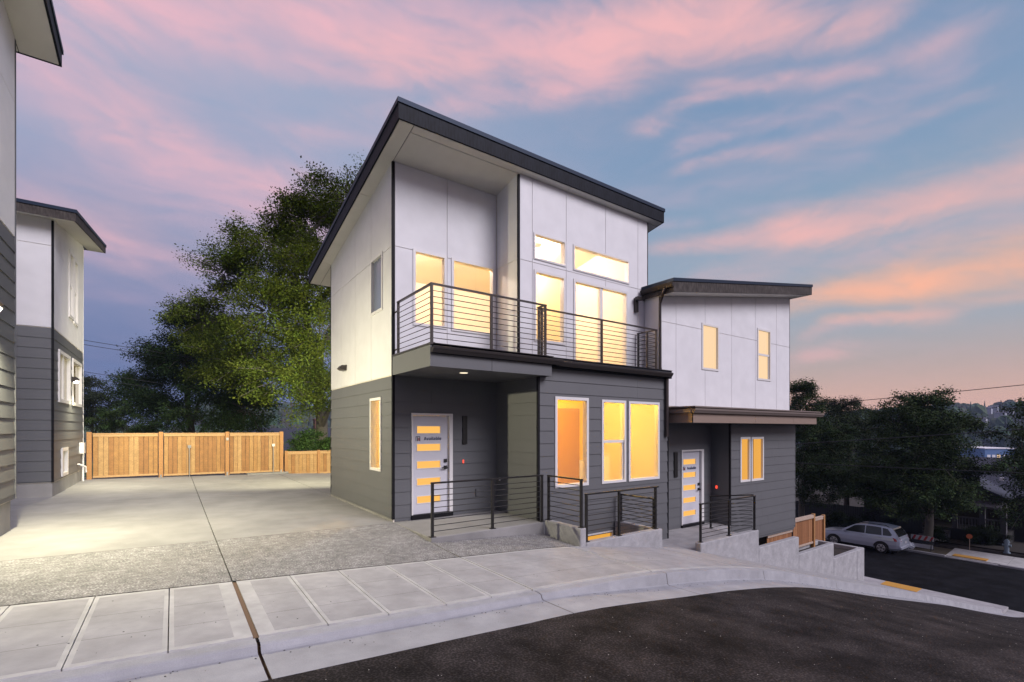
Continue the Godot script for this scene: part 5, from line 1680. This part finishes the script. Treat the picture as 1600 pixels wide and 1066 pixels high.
	for kind in 2:
		var mm := MultiMesh.new()
		mm.transform_format = MultiMesh.TRANSFORM_3D
		mm.use_colors = true
		mm.mesh = blob.mesh() if kind == 0 else cone.mesh()
		var tf := []
		for i in (7500 if kind == 0 else 1400):
			var ang := deg_to_rad(CAM_AZ + rng.randf_range(-75.0, 75.0))
			var r := sqrt(rng.randf_range(0.10, 1.0)) * 900.0
			if kind == 1: r = rng.randf_range(480.0, 860.0)
			var x := -3.4 + r * cos(ang); var z := 8.8 + r * sin(ang)
			var clear := false
			for q in spots:
				var dd := Vector2(x - q[0], z - q[1])
				var to := Vector2(-3.4 - q[0], 8.8 - q[1])
				if dd.length() < 9.0 or (dd.dot(to.normalized()) > 0.0 and dd.dot(to.normalized()) < 60.0 and absf(dd.cross(to.normalized())) < 9.0): clear = true
			if r < 420.0 and absf(rad_to_deg(ang) - (CAM_AZ + 44.5)) < 7.0: clear = true
			if clear: continue
			var s := rng.randf_range(3.0, 6.0) if kind == 0 else rng.randf_range(2.2, 4.2)
			tf.append([Transform3D(Basis(Vector3.UP, rng.randf() * TAU).scaled(Vector3(s, s * rng.randf_range(0.9, 1.25), s)), Vector3(x, terrain_y(x, z) + s * 0.5, z)), Color(0.030 + rng.randf() * 0.025, 0.048 + rng.randf() * 0.03, 0.026 + rng.randf() * 0.012)])
		mm.instance_count = tf.size()
		for i in tf.size():
			mm.set_instance_transform(i, tf[i][0])
			mm.set_instance_color(i, tf[i][1])
		var mi := MultiMeshInstance3D.new()
		mi.name = "wooded_hill"
		mi.multimesh = mm
		mi.material_override = wm2
		mi.set_meta("kind", "stuff")
		tag(mi, "broad leaved woods covering the far hill" if kind == 0 else "dark conifers among the woods on the far hill", "woods")
		mi.set_meta("kind", "stuff")
		add_child(mi, true)

# ---------------------------------------------------------------- trees
func leaf_mesh(n: int, r: float, size: float, sd: int) -> ArrayMesh:
	var g := RandomNumberGenerator.new()
	g.seed = sd
	var vs := PackedVector3Array()
	var ix := PackedInt32Array()
	for i in n:
		var c := Vector3(g.randfn(), g.randfn() * 0.7, g.randfn()) * r * 0.5
		var d := Vector3(g.randf_range(-1, 1), g.randf_range(-0.7, 0.4), g.randf_range(-1, 1)).normalized()
		var up := Vector3(g.randf_range(-0.6, 0.6), 1.0, g.randf_range(-0.6, 0.6)).normalized()
		var s := d.cross(up).normalized()
		var nn := s.cross(d).normalized()
		var L := size * g.randf_range(0.7, 1.3)
		var a := c; var b := c + d * L * 0.5 + s * L * 0.30 - nn * L * 0.06; var e := c + d * L; var f := c + d * L * 0.5 - s * L * 0.30 - nn * L * 0.06
		var k := vs.size()
		vs.append_array([a, b, e, f])
		ix.append_array([k, k + 2, k + 1, k, k + 3, k + 2])
	var arr := []
	arr.resize(Mesh.ARRAY_MAX)
	arr[Mesh.ARRAY_VERTEX] = vs
	arr[Mesh.ARRAY_INDEX] = ix
	var am := ArrayMesh.new()
	am.add_surface_from_arrays(Mesh.PRIMITIVE_TRIANGLES, arr)
	return am

func tree(called: String, label: String, cat: String, base: Vector3, lobes: Array, per: float, leaf: ArrayMesh, mat: Material, tint: Color, trunk_r: float, bark: Material, sd: int, group := "") -> void:
	var g := RandomNumberGenerator.new()
	g.seed = sd
	var t := thing(called, label, cat, base, group)
	org[t] = Vector3.ZERO
	var wood := MB.new()
	var topy := 0.0
	var mean := Vector3.ZERO
	for l in lobes:
		topy = maxf(topy, l[1])
		mean += Vector3(l[0], l[1], l[2]) / lobes.size()
	var tp := []
	var tr := []
	for i in 7:
		var f := i / 6.0
		tp.append(Vector3(mean.x * f * f + 0.12 * sin(f * 7.0 + sd), topy * 0.86 * f, mean.z * f * f + 0.12 * cos(f * 6.0 + sd)))
		tr.append(trunk_r * (1.15 - f) + 0.02)
	if trunk_r > 0.03:
		wood.tube(tp, tr, 9)
	var tf := []
	for l in lobes:
		var c := Vector3(l[0], l[1], l[2]); var r: float = l[3]
		if trunk_r > 0.03:
			var hh := clampf((c.y - r * 1.3) / (topy * 0.86), 0.12, 0.95)
			var k := int(hh * 6.0)
			var s: Vector3 = tp[k].lerp(tp[mini(k + 1, 6)], hh * 6.0 - k)
			var m1 := s.lerp(c, 0.5) + Vector3(g.randf_range(-0.2, 0.2), 0.25, g.randf_range(-0.2, 0.2)) * r
			wood.tube([s, s.lerp(m1, 0.6), m1, c], [trunk_r * 0.42, trunk_r * 0.34, trunk_r * 0.26, trunk_r * 0.16], 6, false)
		var lobe_b := g.randf_range(0.72, 1.35)
		var nb := int(14.0 * r * r * per * 0.5) + 8
		for i in nb:
			var d := Vector3(g.randfn(), g.randfn() * 0.9 + 0.12, g.randfn()).normalized()
			var reach := r * g.randf_range(0.70, 1.30)
			var e := c + d * reach * Vector3(1.05, 0.92, 1.05)
			e.y -= 0.08 * reach
			var s := c + d * reach * 0.15
			if trunk_r > 0.03:
				wood.tube([s, s.lerp(e, 0.55) + Vector3(0, 0.06 * r, 0), e], [trunk_r * 0.10, trunk_r * 0.06, 0.008], 4, false)
			var nc := int(6.0 * per * g.randf_range(0.5, 1.4)) + 2
			for q in nc:
				var f := 0.35 + 0.68 * pow(g.randf(), 0.7)
				var p := s.lerp(e, f) + Vector3(g.randfn(), g.randfn() * 0.55, g.randfn()) * r * 0.13
				var sc := g.randf_range(0.7, 1.25)
				var br := lobe_b * g.randf_range(0.6, 1.4)
				var warm := g.randf_range(0.9, 1.15)
				tf.append([Transform3D(Basis.from_euler(Vector3(g.randf_range(-0.5, 0.5), g.randf() * TAU, g.randf_range(-0.5, 0.5))).scaled(Vector3.ONE * sc), p), Color(tint.r * br * warm, tint.g * br, tint.b * br)])
	if trunk_r > 0.03: part(t, "trunk", wood, bark)
	# every leaf is part of one crown mesh
	var src := leaf.surface_get_arrays(0)
	var lv: PackedVector3Array = src[Mesh.ARRAY_VERTEX]
	var li: PackedInt32Array = src[Mesh.ARRAY_INDEX]
	var V := PackedVector3Array()
	var C := PackedColorArray()
	var I := PackedInt32Array()
	var one := PackedColorArray()
	one.resize(lv.size())
	for x in tf:
		var off := V.size()
		V.append_array(x[0] * lv)
		one.fill(x[1])
		C.append_array(one)
		for k in li: I.append(k + off)
	var arr := []
	arr.resize(Mesh.ARRAY_MAX)
	arr[Mesh.ARRAY_VERTEX] = V
	arr[Mesh.ARRAY_COLOR] = C
	arr[Mesh.ARRAY_INDEX] = I
	var am := ArrayMesh.new()
	am.add_surface_from_arrays(Mesh.PRIMITIVE_TRIANGLES, arr)
	leaves_total += I.size() / 3
	var o := MeshInstance3D.new()
	o.name = "crown"
	o.mesh = am
	o.material_override = mat
	t.add_child(o, true)

func trees() -> void:
	var mat := flat(Color.WHITE, 0.8)
	mat.metallic_specular = 0.12
	mat.vertex_color_use_as_albedo = true
	mat.backlight_enabled = true
	mat.backlight = Color(0.35, 0.35, 0.35)
	var small := leaf_mesh(30, 0.36, 0.105, 3)
	var big := leaf_mesh(30, 0.42, 0.125, 4)
	var fine := leaf_mesh(24, 0.24, 0.085, 5)
	var g1 := "trees behind the cedar gate"
	tree("deciduous_tree", "tall green tree behind the gate, lit by the wall lamps, reaching up to the roof", "tree", Vector3(3.22, -2.50, -18.33), [[0.99, 16.65, 0.70, 1.91], [-0.77, 15.61, -0.54, 1.74], [-2.71, 13.84, -0.70, 1.60], [-1.04, 12.01, 1.72, 2.25], [-2.82, 9.97, 1.07, 1.95], [-0.90, 8.62, 3.04, 1.91], [-4.25, 13.16, -4.24, 1.52], [1.70, 13.00, 1.21, 2.09], [-2.35, 6.66, 3.24, 1.82], [-0.27, 6.16, 3.49, 1.38], [-5.19, 10.45, -4.91, 1.62], [-3.65, 7.52, -0.14, 1.60], [2.76, 15.51, 0.73, 1.99], [-4.40, 8.14, -3.12, 1.74]], 1.8, small, mat, Color(0.080, 0.112, 0.018), 0.34, M.bark_pale, 11, g1)
	tree("deciduous_tree", "darker lower tree behind the gate, left of the tall lit tree", "tree", Vector3(-2.49, -3.00, -26.06), [[-0.49, 8.94, 0.88, 1.95], [1.26, 7.16, 3.34, 1.80], [-2.37, 7.14, -1.68, 1.40], [0.16, 11.22, 0.11, 1.55], [-1.41, 5.94, 0.23, 1.50], [2.31, 5.86, 5.32, 1.39], [-1.58, 8.70, -1.12, 1.36]], 2.0, small, mat, Color(0.032, 0.056, 0.022), 0.28, M.bark, 12, g1)
	tree("deciduous_tree", "far small tree beside the left house wall, behind the gate", "tree", Vector3(-8.93, -4.00, -46.56), [[0.00, 8.08, 0.00, 1.68], [-0.69, 9.77, -0.49, 1.12], [0.69, 6.68, 0.49, 1.24], [-1.37, 7.52, -0.97, 1.68]], 1.4, big, mat, Color(0.030, 0.038, 0.018), 0.2, M.bark, 13, g1)
	tree("shrub", "round green bush above the left end of the gate", "shrub", Vector3(-5.94, -1.50, -26.05), [[-0.44, 3.86, -0.31, 0.79], [0.44, 4.04, 0.31, 0.87], [1.23, 3.49, 2.10, 0.70]], 1.6, fine, mat, Color(0.045, 0.075, 0.025), 0.08, M.bark, 14)
	tree("shrub", "dull green bush above the middle of the gate", "shrub", Vector3(-2.62, -1.50, -21.25), [[-0.55, 3.81, -0.39, 1.00], [0.55, 3.65, 0.39, 0.94], [1.50, 3.48, 1.06, 0.74]], 1.4, fine, mat, Color(0.035, 0.060, 0.022), 0.08, M.bark, 15)
	tree("shrub", "leafy green bush behind the low cedar fence", "shrub", Vector3(1.41, -1.20, -13.48), [[-0.39, 2.45, -0.28, 0.62], [0.18, 2.45, 0.13, 0.56], [0.69, 2.31, 0.49, 0.51]], 2.2, fine, mat, Color(0.045, 0.085, 0.022), 0.06, M.bark, 16)
	var g2 := "trees along the cross street"
	var dark := Color(0.038, 0.058, 0.026)
	tree("street_tree", "dark tree close behind the right edge of the lower house", "tree", Vector3(35.24, -6.00, -7.89), [[-0.20, 10.48, -0.14, 1.16], [-0.59, 8.55, -0.42, 1.73], [-0.31, 6.89, 1.01, 1.97], [-2.33, 4.64, 0.80, 2.05], [0.64, 4.55, 1.68, 1.87]], 1.6, big, mat, dark, 0.2, M.bark_pale, 21, g2)
	tree("street_tree", "greyer tree set back between the two street trees, above the silver car", "tree", Vector3(47.19, -6.00, -9.22), [[-2.32, 8.12, -0.42, 2.07], [-0.21, 8.12, 1.07, 1.84], [-1.39, 6.11, 0.24, 2.59], [2.55, 9.69, -0.64, 1.23], [0.55, 9.69, -2.06, 1.11], [-0.93, 4.47, 1.79, 2.25]], 1.4, big, mat, Color(0.034, 0.048, 0.026), 0.2, M.bark, 22, g2)
	tree("street_tree", "broad dark street tree with its trunk right behind the barricade", "tree", Vector3(36.3, -5.90, -0.80), [[-1.5, 9.24, -0.1, 1.30], [-2.7, 7.92, -0.96, 1.55], [-0.1, 7.72, 0.9, 1.50], [-2.6, 6.56, 0.29, 2.20], [-3.3, 5.51, -1.42, 1.70], [0.3, 5.11, 1.18, 1.50], [-3.3, 4.04, -0.16, 1.80], [-1.9, 3.84, 0.85, 1.60], [-4.0, 4.11, -1.89, 1.15]], 1.6, big, mat, dark, 0.21, M.bark_pale, 23, g2)
	tree("street_tree", "dark tree at the right picture edge beside the porch", "tree", Vector3(38.15, -5.90, 3.37), [[-0.34, 6.96, -0.24, 1.37], [-2.06, 5.14, -0.23, 1.18], [0.06, 3.34, 0.04, 1.60], [0.44, 8.48, 0.31, 1.37], [0.99, 5.43, 0.71, 1.71]], 1.0, big, mat, dark, 0.18, M.bark_pale, 24, g2)
	tree("shrub", "low dark hedge in front of the porch railing", "hedge", Vector3(39.67, -5.75, 1.14), [[-0.31, 0.90, -0.22, 0.42], [0.20, 0.81, 0.14, 0.46], [0.71, 0.69, 0.51, 0.42], [-0.65, 0.77, -0.46, 0.29], [-0.3, 0.35, -0.2, 0.45], [0.4, 0.30, 0.3, 0.45]], 1.5, fine, mat, Color(0.020, 0.028, 0.015), 0.0, M.bark, 25)
	tree("shrub", "dark bush beside the trunk of the street tree", "shrub", Vector3(38.09, -5.75, -0.96), [[-0.17, 0.73, -0.12, 0.60], [0.35, 0.47, 0.25, 0.43]], 1.5, fine, mat, Color(0.022, 0.032, 0.016), 0.0, M.bark, 26)
	tree("shrub", "black green undergrowth behind the silver car", "shrub", Vector3(38.18, -5.80, -5.80), [[-0.79, 0.41, -0.56, 1.06], [0.59, 0.17, 0.42, 0.96], [1.96, 0.51, 1.39, 1.06], [3.98, 1.20, 1.60, 0.99]], 1.2, big, mat, Color(0.018, 0.026, 0.014), 0.0, M.bark, 27)

# ---------------------------------------------------------------- power lines
func wire(a: Vector3, b: Vector3, sag: float, r: float, label: String) -> void:
	var pts := []
	var rad := []
	for i in 25:
		var t := i / 24.0
		pts.append(a.lerp(b, t) - Vector3(0, sag * 4.0 * t * (1.0 - t), 0))
		rad.append(r)
	var mb := MB.new()
	mb.tube(pts, rad, 5)
	tag(part(self, "power_line", mb, M.wire), label, "power line", "power lines")

func wires() -> void:
	print("leaf triangles ", leaves_total)
	var L := "power line in the sky beside the left house, "
	wire(Vector3(-24.0, 8.2, -24.0), Vector3(20.0, 3.4, -24.0), 0.0, 0.014, L + "topmost of four")
	wire(Vector3(-24.0, 8.05, -24.3), Vector3(20.0, 3.2, -24.3), 0.02, 0.014, L + "second from top")
	wire(Vector3(-24.0, 7.2, -24.0), Vector3(20.0, 1.4, -24.0), 0.25, 0.012, L + "third from top")
	wire(Vector3(-24.0, 7.0, -24.3), Vector3(20.0, 1.0, -24.3), 0.25, 0.012, L + "lowest of four")
	wire(Vector3(30.0, 0.0, -16.0), Vector3(30.0, 4.4, 28.0), 0.25, 0.022, "power line before the right trees, upper one, rising to the right")
	wire(Vector3(30.0, -0.40, -16.0), Vector3(30.0, 0.40, 28.0), 0.30, 0.022, "power line before the right trees, lower level one")
	wire(Vector3(30.0, 2.9, -16.0), Vector3(30.0, 6.2, 28.0), 0.5, 0.018, "thin power line against the sky over the right trees")
